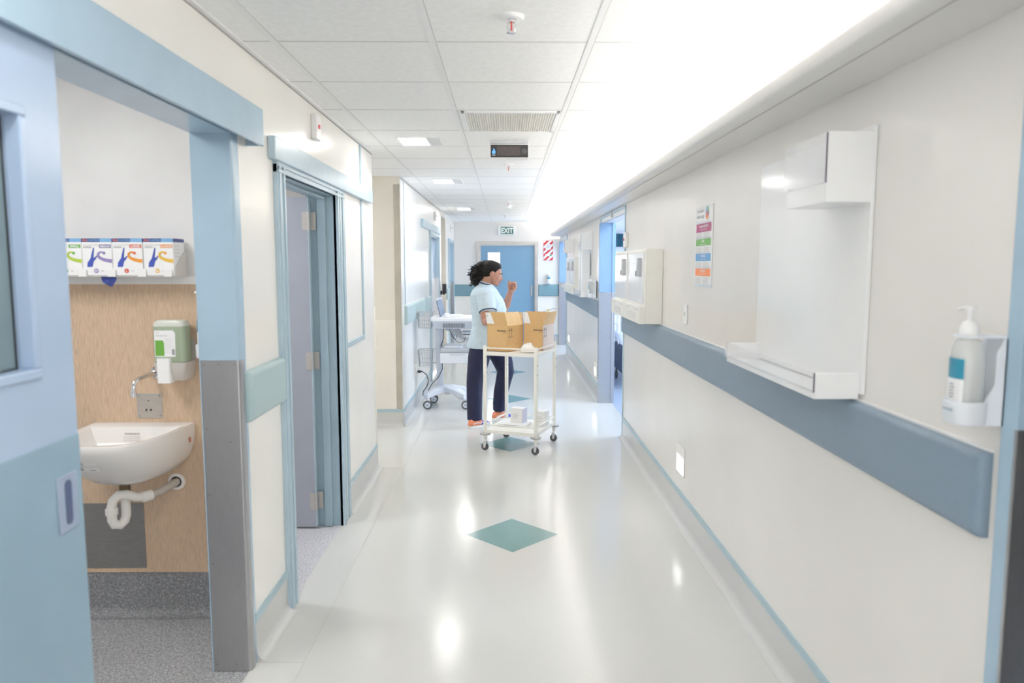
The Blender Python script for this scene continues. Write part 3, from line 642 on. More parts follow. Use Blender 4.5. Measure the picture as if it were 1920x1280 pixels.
# ------------------------------------------------------------------ pump bottles
def pump_bottle(label, loc, s, facing, bracket='full', group=None):
    """clear pump bottle in a white wall holder; local: wall behind at +y"""
    t = thing('sanitiser_dispenser', label, 'sanitiser dispenser', loc, facing, group)
    b = MB(); W = 0.045 * s
    rings = []
    for z, rx, ry in ((0.02, 1, 1), (0.03, 1.03, 1.03), (0.15, 1.03, 1.03), (0.168, 0.98, 0.98), (0.183, 0.8, 0.8), (0.19, 0.42, 0.42), (0.196, 0.40, 0.40)):
        ring = []
        for j in range(24):
            a = 2 * PI * j / 24; cx, sy = math.cos(a), math.sin(a)
            ring.append((math.copysign(abs(cx) ** 0.75, cx) * W * 0.78 * rx, math.copysign(abs(sy) ** 0.75, sy) * W * 0.62 * ry, z * s))
        rings.append(ring)
    b.rings(rings); bt = b.build('bottle', CLEARB, t, local=True)
    b = MB(); b.rings([[(p[0] * 0.93, p[1] * 0.93, p[2]) for p in r] for r in rings[:4]]); b.build('gel', GELW, bt, local=True)
    b = MB()
    for fz0, fz1, m in ((0.035, 0.10, 0), (0.10, 0.145, 1)):
        q = []
        for z in (fz0, fz1):
            q.append([(math.copysign(abs(math.cos(a)) ** 0.75, math.cos(a)) * W * 0.815, math.copysign(abs(math.sin(a)) ** 0.75, math.sin(a)) * W * 0.655, z * s) for a in [PI * 1.02 + PI * 0.72 * i / 14 for i in range(15)]])
        n = 15
        b.add(q[0] + q[1], [(i, i + 1, n + i + 1, n + i) for i in range(n - 1)], m)
    b.build('bottle_label', [PAPER, TEALP], bt, local=True, norm=False)
    b = MB()
    b.lathe([(0.017, 0.194), (0.019, 0.196), (0.019, 0.212), (0.014, 0.222), (0.006, 0.226), (0.006, 0.245), (0.009, 0.246), (0.009, 0.256), (0.002, 0.258)], (0, 0, 0), 16)
    b.v = [(p[0] * s, p[1] * s, p[2] * s) for p in b.v]
    b.tube([(0.012 * s, 0, 0.252 * s), (-0.02 * s, 0, 0.253 * s), (-0.043 * s, 0, 0.249 * s)], [0.006 * s, 0.005 * s, 0.004 * s], 8)
    b.build('pump', WHITE, t, local=True)
    b = MB()
    oc = []
    for z, k in ((0.0, 0.98), (0.004, 1.08), (0.048, 1.12), (0.052, 1.10)):
        oc.append([(math.copysign(abs(math.cos(a)) ** 0.7, math.cos(a)) * W * 0.86 * k, math.copysign(abs(math.sin(a)) ** 0.7, math.sin(a)) * W * 0.74 * k, z * s) for a in [2 * PI * i / 24 for i in range(24)]])
    oc.append([(p[0] * 0.9, p[1] * 0.9, p[2]) for p in oc[-1]]); oc.append([(p[0] * 0.9, p[1] * 0.9, 0.006 * s) for p in oc[1]])
    b.rings(oc)
    yb = 0.072 * s
    b.box(-0.034 * s, 0.034 * s, yb - 0.012 * s, yb, 0.0, 0.19 * s)
    b.box(-0.03 * s, 0.03 * s, 0.02 * s, yb - 0.004 * s, 0.0, 0.03 * s)
    for sx in (-0.034, 0.030): b.prism([(yb - 0.012 * s, 0.19 * s), (yb - 0.03 * s, 0.16 * s), (yb - 0.03 * s, 0.09 * s), (0.02 * s, 0.05 * s), (0.02 * s, 0.0), (yb, 0.0), (yb, 0.19 * s)], 'x', sx * s, sx * s + 0.004 * s)
    b.box(-0.03 * s, 0.03 * s, 0.0, yb, 0.19 * s, 0.195 * s); b.lathe([(0.03 * s, 0.19 * s), (0.03 * s, 0.1955 * s), (0.02 * s, 0.1955 * s), (0.02 * s, 0.19 * s)], (0, 0, 0), 20)
    hb = b.build('wall_holder', mat('holder white blue', (226, 232, 240), 0.35, amt=0.01), t, local=True, smooth=40)
    b = MB(); b.text('microshield', 0.0082 * s, (0, -W * 0.74 * 1.12 - 0.0006, 0.030 * s), DX, DZ, align='CENTER', bold=0.02); b.build('holder_lettering', TEALP, hb, local=True, smooth=0)
    b = MB()
    for k in range(5): b.box(-0.010 * s, (0.004 + 0.003 * (k % 2)) * s, -W * 0.655 - 0.0012, -W * 0.655 - 0.0002, (0.058 + 0.007 * k) * s, (0.0605 + 0.007 * k) * s)
    b.build('label_print', INKG, bt, local=True, smooth=0)
    return t
pump_bottle('clear hand sanitiser pump in white holder at the near right doorway', (0.995, 1.560, 1.213), 0.985, -PI / 2)
pump_bottle('sanitiser pump bottle hanging on the end wall above the right bumper', (0.845, YE - 0.066, 1.19), 0.86, 0)
pump_bottle('sanitiser pump bottle beside the middle right doorway on the far wall', (0.998, 8.56, 1.17), 1.0, -PI / 2)
pump_bottle('sanitiser pump half hidden by the washroom jamb next to the soap', (-1.248, 3.085, 1.165), 1.1, 0)

# ------------------------------------------------------------------ washroom fittings
# sink
t = thing('wash_basin', 'white porcelain wall hung wash basin with bottle trap', 'sink', (-1.565, 3.148, 0.66))
CX, YB = -1.562, 3.149
def dring(sx, sy, z, yb=YB, w=0.215, dp=0.44, n=40):
    pts = []
    for i in range(n + 1):
        a = PI * i / n
        cx, sy_ = math.cos(a), math.sin(a)
        x = CX - math.copysign(abs(cx) ** 0.62, cx) * w * sx; yv = yb - (abs(sy_) ** 0.78) * dp * sy
        pts.append((x, yv, z))
    return pts
R = [dring(0.16, 0.42, 0.655), dring(0.42, 0.52, 0.664), dring(0.70, 0.66, 0.69), dring(0.88, 0.80, 0.735), dring(0.97, 0.92, 0.79), dring(1.0, 0.985, 0.84), dring(1.0, 1.0, 0.866), dring(0.99, 0.99, 0.875)]
def inner(sx, sy, z, yo): return dring(sx, sy, z, yb=YB - yo, dp=0.44 - yo + 0.0)
R += [inner(0.90, 0.93, 0.875, 0.075), inner(0.87, 0.91, 0.868, 0.08), inner(0.80, 0.84, 0.83, 0.09), inner(0.66, 0.70, 0.775, 0.105), inner(0.40, 0.50, 0.757, 0.13), inner(0.1, 0.28, 0.753, 0.16)]
b = MB().rings(R); b.build('basin', PORC, t, smooth=60)
MB().box(CX - 0.14, CX + 0.14, YB - 0.003, YB + 0.001, 0.70, 0.87).build('back_plate', PORC, t)
b = MB(); b.lathe([(0.022, 0.63), (0.022, 0.662)], (CX, 2.955, 0), 14); b.build('waste_ring', mat('waste brass', (96, 82, 60), 0.4, 0.7, amt=0.04), t)
tp = MB()
tp.tube([(CX, 2.955, 0.635), (CX, 2.955, 0.53), (CX - 0.004, 2.948, 0.508), (CX - 0.014, 2.93, 0.495), (CX - 0.026, 2.912, 0.503), (CX - 0.032, 2.905, 0.525), (CX - 0.032, 2.905, 0.575), (CX - 0.026, 2.908, 0.605), (CX - 0.008, 2.918, 0.625), (CX + 0.016, 2.935, 0.622), (CX + 0.04, 2.955, 0.605), (CX + 0.062, 2.975, 0.598), (CX + 0.085, 3.0, 0.60)], 0.0185, 14)
tp.cyl((CX - 0.032, 2.905, 0.548), (CX - 0.032, 2.905, 0.572), 0.0235, 16); tp.cyl((CX, 2.955, 0.595), (CX, 2.955, 0.63), 0.0205, 16); tp.cyl((CX + 0.06, 2.973, 0.598), (CX + 0.087, 3.002, 0.60), 0.0225, 16)
tp.build('trap_pipe', PVC, t)
b = MB(); b.tube([(CX + 0.082, 2.998, 0.60), (CX + 0.10, 3.04, 0.60), (CX + 0.115, 3.09, 0.605), (CX + 0.125, 3.149, 0.612)], 0.017, 12); b.build('waste_pipe', PVCG, t)
b = MB(); b.lathe([(0.024, 0.0), (0.024, -0.006), (0.036, -0.005), (0.037, 0.0)], (CX + 0.125, 3.149, 0.612), 24, 'y'); b.build('pipe_flange', PVC, t)
b = MB(); b.box(-1.3475, -1.346, 3.09, 3.10, 0.80, 0.822); b.build('red_dot', REDP, t)
b = MB()
b.text('WARNING', 0.013, (CX + 0.0, 3.035, 0.846), DX, (0, 0.3, 0.95), align='CENTER', bold=0.02); 
for k in range(3): b.text('Do not use for drinking', 0.007, (CX + 0.0, 3.033 - 0.003 * k, 0.837 - 0.008 * k), DX, (0, 0.3, 0.95), align='CENTER')
b.build('basin_print', mat('brown ink', (96, 70, 64), .6), t, smooth=0)
# manufacturer sticker on the front of the bowl: follows surface by projecting
def front_y(x, z):
    # outer bowl surface from ring table
    rows = [(0.69, .70, .66), (0.735, .88, .80), (0.79, .97, .92), (0.84, 1.0, .985), (0.866, 1.0, 1.0)]
    for (z0, a0, b0), (z1, a1, b1) in zip(rows[:-1], rows[1:]):
        if z0 <= z <= z1:
            q = (z - z0) / (z1 - z0); sx = a0 + (a1 - a0) * q; sy = b0 + (b1 - b0) * q
            u = min(0.999, abs((x - CX) / (0.215 * sx))); cx = u ** (1 / 0.62); s = math.sqrt(1 - cx * cx)
            return YB - (s ** 0.78) * 0.44 * sy
    return YB - 0.4
b = MB()
def stick(x0, x1, z0, z1, m, off):
    n = 6; vs = []
    for j in range(2):
        for i in range(n + 1):
            x = x0 + (x1 - x0) * i / n; z = z1 if j else z0; vs.append((x, front_y(x, z) - off, z))
    b.add(vs, [(i, i + 1, n + 2 + i, n + 1 + i) for i in range(n)], m)
stick(-1.625, -1.55, 0.765, 0.815, 0, 0.004)
for k in range(3): stick(-1.622, -1.598, 0.7995 + 0.004 * k, 0.8015 + 0.004 * k, 1, 0.0056)
for k in range(5): stick(-1.620, -1.607, 0.772 + 0.0035 * k, 0.774 + 0.0035 * k, 1, 0.0056)
stick(-1.585, -1.56, 0.772, 0.7745, 1, 0.0056)
b.build('sticker', [WHITE, INK], t, norm=False)
# tap
t = thing('wall_tap', 'chrome wall spout above the wash basin', 'tap', (-1.505, 3.15, 1.093))
b = MB(); b.lathe([(0.006, -0.016), (0.018, -0.014), (0.026, -0.006), (0.027, 0)], (-1.505, 3.15, 1.093), 20, 'y')
b.build('wall_flange', CHROME, t)
b = MB(); b.tube([(-1.505, 3.145, 1.093), (-1.505, 3.06, 1.092), (-1.505, 2.99, 1.087), (-1.505, 2.965, 1.077), (-1.505, 2.955, 1.058), (-1.505, 2.953, 1.04)], [0.011, 0.0105, 0.010, 0.010, 0.010, 0.010], 14)
b.lathe([(0.010, 0.008), (0.012, 0.004), (0.012, -0.012), (0.009, -0.014)], (-1.505, 2.953, 1.034), 14); b.build('spout', CHROME, t)
def plate(name, label, x0, x1, z0, z1, m, holes):
    t = thing(name, label, 'steel plate', ((x0 + x1) / 2, 3.15, (z0 + z1) / 2))
    MB().box(x0, x1, 3.147, 3.1505, z0, z1).build('plate', m, t, bevel=0.001)
    i = 0.011
    for x in (x0 + i, x1 - i):
        for z in (z0 + i, z1 - i): MB().lathe([(0.0035, 3.147), (0.003, 3.1455)], (x, 0, z), 10, 'y').build('screw', STEELD, t)
    for x, z, r in holes or (): MB().lathe([(r, 3.1471), (r, 3.1466)], (x, 0, z), 12, 'y').build('sensor_eye', BLACK, t)
plate('sensor_plate', 'small square steel sensor plate under the chrome spout', -1.592, -1.482, 0.893, 1.003, STEELP, [(-1.552, 0.93, 0.005), (-1.532, 0.93, 0.005), (-1.541, 0.97, 0.003)])
plate('access_plate', 'large dull steel access plate low under the basin', -1.872, -1.587, 0.22, 0.515, STEELD, None)
# glove boxes
hd = thing('glove_box_holder', 'clear and white holder rack carrying the row of glove boxes', 'holder', (-1.6, 3.15, 1.505))
b = MB(); b.box(-1.97, -1.350, 3.036, 3.148, 1.5055, 1.5095); b.box(-1.97, -1.35, 3.145, 3.149, 1.505, 1.58); b.build('shelf', CLEARW, hd)
for x in (-1.851, -1.724, -1.606, -1.483, -1.377):
    b = MB(); b.box(x - 0.017, x + 0.017, 3.027, 3.031, 1.505, 1.538); b.box(x - 0.017, x + 0.017, 3.031, 3.036, 1.505, 1.509)
    b.build('front_tab', WHITE, hd, bevel=0.002)
b = MB(); b.prism([(3.03, 1.509), (3.148, 1.509), (3.148, 1.615), (3.10, 1.585), (3.05, 1.545), (3.03, 1.52)], 'x', -1.352, -1.349); b.build('end_plate', CLEARW, hd)
def glove_box(x0, label, colr, size, letter, tagc, letc):
    W, H, D = 0.121, 0.150, 0.105; y = 3.036; z0 = 1.5105
    t = thing('glove_box', label, 'glove box', (x0 + W / 2, y + D / 2, z0), group='glove boxes over the basin')
    MB().box(x0, x0 + W, y, y + D, z0, z0 + H).build('carton', PAPER, t, bevel=0.001)
    yf = y - 0.0006
    def q(a0, a1, b0, b1, m, bb, dy=0.0): bb.poly([(x0 + a0, yf - dy, z0 + b0), (x0 + a1, yf - dy, z0 + b0), (x0 + a1, yf - dy, z0 + b1), (x0 + a0, yf - dy, z0 + b1)], m)
    b = MB(); q(0, 0.074, 0.136, 0.15, 0, b); q(0.074, W, 0.136, 0.15, 1, b)
    xs = x0 + W + 0.0006; b.poly([(xs, y, z0 + .136), (xs, y + D, z0 + .136), (xs, y + D, z0 + .15), (xs, y, z0 + .15)], 0)
    b.poly([(x0, y, z0 + H + .0006), (x0 + W, y, z0 + H + .0006), (x0 + W, y + D, z0 + H + .0006), (x0, y + D, z0 + H + .0006)], 0)
    b.build('top_band', [NAVY, SKYP], t, smooth=0)
    b = MB()
    hand = [(0.018, 0.034), (0.040, 0.036), (0.046, 0.058), (0.054, 0.066), (0.060, 0.078), (0.057, 0.081), (0.048, 0.071), (0.046, 0.075), (0.050, 0.112), (0.046, 0.114), (0.037, 0.085), (0.034, 0.072), (0.020, 0.052)]
    b.poly([(x0 + a, yf - 0.0003, z0 + c_) for a, c_ in hand]); b.build('glove_print', GLOVE, t, smooth=0)
    b = MB(); pts = []
    for i in range(22):
        u = i / 21.0; a = PI * 0.9 - u * PI * 1.5
        pts.append((0.086 - 0.020 * math.cos(a) * (1 - 0.2 * u) if u < .5 else None, 0))
    pp = [(0.088, 0.092), (0.078, 0.096), (0.068, 0.092), (0.063, 0.084), (0.068, 0.074), (0.082, 0.066), (0.100, 0.061), (0.1205, 0.059)]
    for i in range(len(pp) - 1):
        wd0, wd1 = 0.003 + 0.0007 * i, 0.003 + 0.0007 * (i + 1)
        (a0, c0), (a1, c1) = pp[i], pp[i + 1]
        dx, dz = a1 - a0, c1 - c0; l = math.hypot(dx, dz); nx, nz = -dz / l, dx / l
        b.poly([(x0 + a0 + nx * wd0, yf - 0.0004, z0 + c0 + nz * wd0), (x0 + a1 + nx * wd1, yf - 0.0004, z0 + c1 + nz * wd1), (x0 + min(a1 - nx * wd1, 0.1205), yf - 0.0004, z0 + c1 - nz * wd1), (x0 + a0 - nx * wd0, yf - 0.0004, z0 + c0 - nz * wd0)])
    b.poly([(x0 + 0.089 + 0.006 * math.cos(a), yf - 0.0005, z0 + 0.091 + 0.006 * math.sin(a)) for a in [2 * PI * i / 14 for i in range(14)]], 1)
    b.build('swirl_print', [colr, tagc], t, smooth=0)
    b = MB(); q(0.070, 0.118, 0.112, 0.126, 0, b, 0.0003); b.build('size_patch', tagc, t, smooth=0)
    b = MB(); b.poly([(x0 + 0.054 + 0.0095 * math.cos(a), yf - 0.0003, z0 + 0.019 + 0.0095 * math.sin(a)) for a in [2 * PI * i / 16 for i in range(16)]])
    b.build('letter_disc', letc, t, smooth=0)
    b = MB(); fs = 0.0125 if len(size) < 6 else 0.0105
    b.text(size, fs, (x0 + 0.094, yf - 0.0010, z0 + 0.1148), DX, DZ, 0, 'CENTER', 0.03); b.text(letter, 0.012, (x0 + 0.054, yf - 0.0008, z0 + 0.0147), DX, DZ, 0, 'CENTER', 0.03)
    b.text('CONTROL', 0.011, (x0 + 0.022, yf - 0.0008, z0 + 0.139), DX, DZ, 1, 'LEFT', 0.02)
    b.text('PRO', 0.011, (x0 + 0.004, yf - 0.0008, z0 + 0.139), DX, DZ, 3, 'LEFT', 0.02)
    b.text('SOFT TOUCH GLOVES', 0.0062, (x0 + 0.006, yf - 0.0008, z0 + 0.122), DX, DZ, 2); b.text('NITRILE', 0.0095, (x0 + 0.006, yf - 0.0008, z0 + 0.112), DX, DZ, 2, 'LEFT', 0.02)
    b.text('. . . | . . .', 0.008, (x0 + 0.02, yf - 0.0008, z0 + 0.030), DX, DZ, 2); b.text('100', 0.008, (x0 + 0.072, yf - 0.0008, z0 + 0.016), DX, DZ, 2)
    b.build('lettering', [PAPER, SKYP, INKG, ORNG], t, smooth=0)
    b = MB()
    for k in range(4): b.text('nitrile examination', 0.006, (xs + 0.0004, y + 0.012, z0 + 0.118 - 0.014 * k), (0, 1, 0), DZ, 0)
    b.build('side_lettering', INKG, t, smooth=0)
    return t
glove_box(-1.8475, 'small size glove box with lime swirl, first in the row', LIME, 'SMALL', 'S', GREEN, GREEN)
glove_box(-1.7245, 'medium size glove box with purple swirl and a glove hanging below', PURP, 'MEDIUM', 'M', mat('violet tag', (116, 106, 160), .5), PURP)
glove_box(-1.6010, 'large size glove box with orange swirl in the row', ORANGE, 'LARGE', 'L', REDP, REDP)
glove_box(-1.4755, 'extra large glove box with yellow swirl, last by the jamb', YELL, 'X LARGE', 'XL', ORANGE, YELL)
b = MB(); R = []
for i, (z, wx, wy) in enumerate(((1.512, 0.026, 0.010), (1.502, 0.030, 0.016), (1.492, 0.028, 0.014), (1.482, 0.022, 0.013), (1.474, 0.010, 0.008), (1.466, 0.004, 0.003))):
    R.append([(-1.652 + 0.004 * i + wx * math.cos(a) * (1 + 0.25 * math.sin(3 * a + i)), 3.075 + wy * math.sin(a) * (1 + 0.3 * math.cos(2 * a + i)), z + 0.004 * math.sin(2 * a + i)) for a in [2 * PI * j / 16 for j in range(16)]])
b.rings(R); tag(b.build('glove', GLOVE), 'crumpled blue glove poking out under the medium box', 'glove')
# soap dispenser
t = thing('soap_dispenser', 'green liquid soap bottle in a clear wall dispenser with white pump', 'soap dispenser', (-1.395, 3.15, 1.07))
b = MB(); R = []
def rrect(cx, cy, hx, hy, r, z, n=5):
    pts = []
    for sx, sy, a0 in ((1, 1, 0), (-1, 1, PI / 2), (-1, -1, PI), (1, -1, 1.5 * PI)):
        pts += [(cx + sx * (hx - r) + r * math.cos(a0 + PI / 2 * i / n), cy + sy * (hy - r) + r * math.sin(a0 + PI / 2 * i / n), z) for i in range(n + 1)]
    return pts
for z, k in ((1.150, 0.94), (1.154, 1.0), (1.295, 1.0), (1.312, 0.95), (1.321, 0.84), (1.324, 0.66)): R.append(rrect(-1.397, 3.085, 0.067 * k, 0.042 * (k if k > .9 else .9), 0.022 * k, z))
b.rings(R); so = b.build('bottle', SOAP, t)
R2 = [rrect(-1.397, 3.085, 0.0672, 0.0422, 0.022, 1.300), rrect(-1.397, 3.085, 0.0650, 0.0405, 0.021, 1.313), rrect(-1.397, 3.085, 0.057, 0.038, 0.019, 1.3225), rrect(-1.397, 3.085, 0.045, 0.037, 0.015, 1.3255)]
MB().rings(R2).build('bottle_shoulder', mat('frosted shoulder', (206, 210, 200), 0.25, amt=0.01), so)
b = MB(); yl = 3.0425
b.poly([(-1.452, yl, 1.175), (-1.368, yl, 1.175), (-1.366, yl, 1.272), (-1.374, yl, 1.284), (-1.452, yl, 1.284)], 0)
b.poly([(-1.450, yl - 0.0005, 1.178), (-1.413, yl - 0.0005, 1.178), (-1.413, yl - 0.0005, 1.232), (-1.418, yl - 0.0005, 1.243), (-1.450, yl - 0.0005, 1.243)], 1)
b.text('Foaming wash', 0.0085, (-1.446, yl - 0.0005, 1.260), DX, DZ, 2, 'LEFT'); b.text('soap', 0.008, (-1.446, yl - 0.0005, 1.273), DX, DZ, 2)
for k in range(7): b.text('directions for use', 0.0048, (-1.408, yl - 0.0005, 1.245 - 0.009 * k), DX, DZ, 2, sx=0.9)
b.box(-1.382, -1.370, yl - 0.0008, yl - 0.0002, 1.182, 1.206, 2)
b.build('bottle_label', [PAPER, mat('soap label green', (92, 160, 50), .5), INKG], so, smooth=0)
b = MB(); b.prism([(3.05, 1.152), (3.148, 1.152), (3.148, 1.23), (3.143, 1.23), (3.143, 1.07), (3.148, 1.07), (3.06, 1.085), (3.04, 1.12)], 'x', -1.465, -1.462)
R = []
for z, k, yc, hy in ((1.073, 0.80, 3.10, 0.045), (1.082, 0.86, 3.098, 0.05), (1.12, 0.96, 3.092, 0.056), (1.150, 1.06, 3.092, 0.056)): R.append(rrect(-1.392, yc, 0.066 * k, hy, 0.012, z))
b = MB().rings(R); b.box(-1.45, -1.33, 3.143, 3.15, 1.15, 1.24); b.build('bracket', CLEARW, t, smooth=40)
b = MB(); R = [rrect(-1.413, 3.045, 0.027, 0.022, 0.006, z) for z in (1.066, 1.068, 1.112)] + [rrect(-1.413, 3.045, 0.0262, 0.0212, 0.006, z) for z in (1.1125, 1.1145)] + [rrect(-1.413, 3.045, 0.027, 0.022, 0.006, z) for z in (1.115, 1.166, 1.169)]
b.rings(R); b.build('push_pump', WHITEG, t, smooth=40)

# ------------------------------------------------------------------ right wall fittings
def ppe_station(y0, label, panes=True, first=True):
    """white acrylic wall station; y0 = near edge"""
    t = thing('supply_station', label, 'wall station', (XR, y0, 1.14))
    Y = lambda a: y0 + a
    b = MB(); b.box(XR - 0.012, XR - 0.001, Y(0.0), Y(0.93), 1.170, 1.955); b.build('back_panel', WHITEG, t, bevel=0.002)
    u = MB(); xf = 0.925; xb = XR - 0.012
    u.box(xf, xb, Y(0.0), Y(0.008), 1.735, 1.935); u.box(xf + 0.006, xb, Y(0.008), Y(0.29), 1.735, 1.742); u.box(xf, xf + 0.006, Y(0.008), Y(0.29), 1.735, 1.795)
    u.box(xf, xb, Y(0.29), Y(0.298), 1.735, 1.80)
    ub = u.build('upper_tray', WHITEG, t, bevel=0.001)
    MB().box(xf - 0.004, xf - 0.0005, Y(0.0), Y(0.315), 1.790, 1.932).build('upper_pane', CLEAR, ub)
    MB().box(xf - 0.0045, xf - 0.0002, Y(-0.003), Y(0.0), 1.790, 1.932).build('pane_edge', mat('acrylic edge dark', (84, 74, 96), .3), ub)
    l = MB()
    l.box(xf, xb, Y(0.02), Y(0.028), 1.154, 1.232); l.box(xf, xb, Y(0.882), Y(0.89), 1.154, 1.232)
    l.box(xf, xf + 0.006, Y(0.028), Y(0.882), 1.154, 1.180); l.box(xf + 0.006, xb, Y(0.028), Y(0.882), 1.154, 1.166)
    lb = l.build('lower_tray', WHITEG, t, bevel=0.001)
    MB().box(xf - 0.004, xf - 0.0005, Y(0.02), Y(0.905), 1.172, 1.234).build('lower_pane', CLEAR, lb)
    MB().box(xf - 0.0045, xf - 0.0002, Y(0.017), Y(0.02), 1.174, 1.234).build('pane_edge', MATS['acrylic edge dark'], lb)
    return t
ppe_station(2.145, 'large white open wall station with clear empty trays beside the single sanitiser holder')
ppe_station(9.03, 'white open wall station on the far right wall holding tall cartons')
ppe_station(11.45, 'farthest white wall station on the right near the last doorway')
def cabinet_pair(y0, label):
    t = thing('wall_cabinet', label, 'wall cabinet', (XR, y0, 1.15)); W = 0.665; xf = 0.945
    for k in range(2):
        a = y0 + k * (W + 0.005)
        b = MB(); b.box(xf + 0.004, XR - 0.001, a, a + W, 1.15, 1.66); b.build('body', WHITEC, t, bevel=0.004)
        dr = MB().box(xf - 0.004, xf + 0.004, a + 0.05, a + W - 0.02, 1.285, 1.635).build('door', mat('cabinet door frosty', (236, 238, 242), 0.15, amt=0.008), t, bevel=0.003)
        MB().box(xf - 0.002, xf + 0.004, a + 0.05, a + W - 0.05, 1.637, 1.648).build('top_lip', WHITEC, t)
        b = MB(); b.box(xf - 0.03, xf - 0.004, a + 0.10, a + 0.16, 1.47, 1.60); lk = b.build('latch', GREYP, dr, bevel=0.004)
        MB().box(xf - 0.034, xf - 0.03, a + 0.15, a + 0.185, 1.475, 1.51).box(xf - 0.032, xf - 0.004, a + 0.15, a + 0.18, 1.48, 1.50).build('latch_tab', STEELD, lk)
        MB().box(xf - 0.007, xf - 0.004, a + 0.22, a + 0.42, 1.562, 1.568).build('grip_line', GREYP, dr)
        w = MB(); w.box(xf - 0.03, xf + 0.004, a, a + W - 0.005, 1.15, 1.27); w.box(xf - 0.03, xf + 0.004, a + 0.01, a + 0.05, 1.27, 1.275)
        dw = w.build('drawer', WHITEC, t, bevel=0.004)
        MB().box(xf - 0.033, xf - 0.03, a + 0.14, a + 0.5, 1.17, 1.225).build('window_insert', mat('drawer insert', (226, 225, 219), 0.3, amt=0.01), dw, bevel=0.001)
        MB().box(xf - 0.033, xf - 0.03, a + 0.08, a + 0.18, 1.245, 1.25).box(xf - 0.033, xf - 0.03, a + 0.45, a + 0.55, 1.245, 1.25).build('clip', GREYP, dw)
    return t
cabinet_pair(4.985, 'pair of white lockable wall cabinets before the middle right doorway')
cabinet_pair(10.06, 'pair of white lockable wall cabinets on the far right wall')
# tall cartons on the second station
for k, (yy, lab) in enumerate(((9.10, 'tall white carton in the far station, nearer one'), (9.40, 'tall white carton in the far station, farther one'))):
    b = MB(); b.box(0.955, 1.045, yy, yy + 0.2, 1.1665, 1.70 - 0.0 * k); b.box(0.954, 0.955, yy + 0.01, yy + 0.19, 1.3, 1.6)
    tag(b.build('carton', WHITE, bevel=0.003), lab, 'carton', 'tall white cartons in the far station')
# poster
t = thing('poster', 'white values poster with magenta, green, blue and orange bands', 'poster', (XR, 3.97, 1.655))
py0, py1, pz0, pz1 = 3.805, 4.145, 1.437, 1.868
MB().box(XR - 0.004, XR - 0.001, py0, py1, pz0, pz1).build('sheet', PAPER, t)
xq = XR - 0.0048
def PQ(b, a0, a1, z0, z1, m, dx=0.0):   # a measured from the left edge (far end) towards the camera
    b.poly([(xq - dx, py1 - a0, z0), (xq - dx, py1 - a1, z0), (xq - dx, py1 - a1, z1), (xq - dx, py1 - a0, z1)], m)
for k, (zt, hh) in enumerate(((1.775, 0.046), (1.693, 0.037), (1.614, 0.040), (1.534, 0.040))):
    b = MB(); PQ(b, 0.02, 0.32, zt - hh, zt, 0); b.build('colour_band', [MAG, GREEN, BLUEP, ORNG][k], t, smooth=0)['label'] = ['magenta', 'green', 'blue', 'orange'][k] + ' poster band'
b = MB()
NY = (0, -1, 0)
for k, (zt, s) in enumerate(((1.755, 'VALUING EVERYONE'), (1.676, 'KIND'), (1.596, 'TOGETHER'), (1.516, 'EXCELLENT'))):
    b.text(s, 0.019, (xq - 0.0006, py1 - 0.17, zt - 0.002), NY, DZ, 0, 'CENTER', 0.02)
    b.text('make everyone feel welcome', 0.011, (xq - 0.0006, py1 - 0.17, zt - 0.016), NY, DZ, 0, 'CENTER')
    for j in range(4):
        b.text('do what we say we will', 0.011, (xq - 0.0006, py1 - 0.03, zt - 0.036 - 0.010 * j), NY, DZ, 1, 'LEFT'); b.text('we look after each other', 0.011, (xq - 0.0006, py1 - 0.18, zt - 0.036 - 0.010 * j), NY, DZ, 1, 'LEFT')
b.text('Our shared', 0.028, (xq - 0.0006, py1 - 0.03, 1.835), NY, DZ, 2); b.text('values design', 0.028, (xq - 0.0006, py1 - 0.03, 1.806), NY, DZ, 2)
b.build('lettering', [PAPER, INKG, mat('slate ink', (88, 92, 110), .6)], t, smooth=0)
b = MB(); cz, cy = 1.828, py1 - 0.235
for k in range(6):
    a0 = 2 * PI * k / 6 + 0.3; a1 = a0 + 2 * PI / 6
    r0 = lambda a: (0.026 * (1 + 0.1 * math.sin(3 * a)), 0.036)
    pts = [(xq - 0.0006, cy, cz)] + [(xq - 0.0006, cy - 0.028 * math.cos(a0 + (a1 - a0) * i / 4) * (1 + .12 * (i % 2)), cz + 0.034 * math.sin(a0 + (a1 - a0) * i / 4) * (1 + .12 * (i % 2))) for i in range(5)]
    b.poly(pts, k)
b.build('motif', [GREEN, BLUEP, PURP, REDP, ORANGE, MAG], t, smooth=0)
b = MB(); PQ(b, 0.0, 0.34, pz0, pz0 + 0.012, 0)
for z in (1.78, 1.697, 1.618, 1.538): PQ(b, 0.02, 0.32, z, z + 0.004, 0)
b.build('pale_band', mat('pale blue print', (214, 226, 240), .5), t, smooth=0)
# switch, night lights, call points
t = thing('light_switch', 'white light switch plate beside the poster above the bumper', 'switch', (XR, 4.33, 1.265))
MB().box(XR - 0.009, XR - 0.001, 4.285, 4.37, 1.205, 1.322).build('plate', WHITE, t, bevel=0.003)
MB().box(XR - 0.013, XR - 0.009, 4.320, 4.336, 1.255, 1.275).build('rocker', GREYP, t)
def nightlight(y, z, h, label, w=0.19):
    t = thing('night_light', label, 'night light', (XR, y, z), group='low wall night lights')
    MB().box(XR - 0.006, XR - 0.001, y - w / 2, y + w / 2, z - h / 2, z + h / 2).build('plate', WHITEC, t, bevel=0.002)
    MB().box(XR - 0.008, XR - 0.006, y - w / 2 + 0.014, y + w / 2 - 0.014, z - h / 2 + 0.008, z + h * 0.12).build('lit_lens', GLOWN, t)
nightlight(4.365, 0.375, 0.175, 'lit rectangular night light low on the near right wall')
nightlight(8.59, 0.325, 0.16, 'lit night light low beside the middle right doorway jamb')
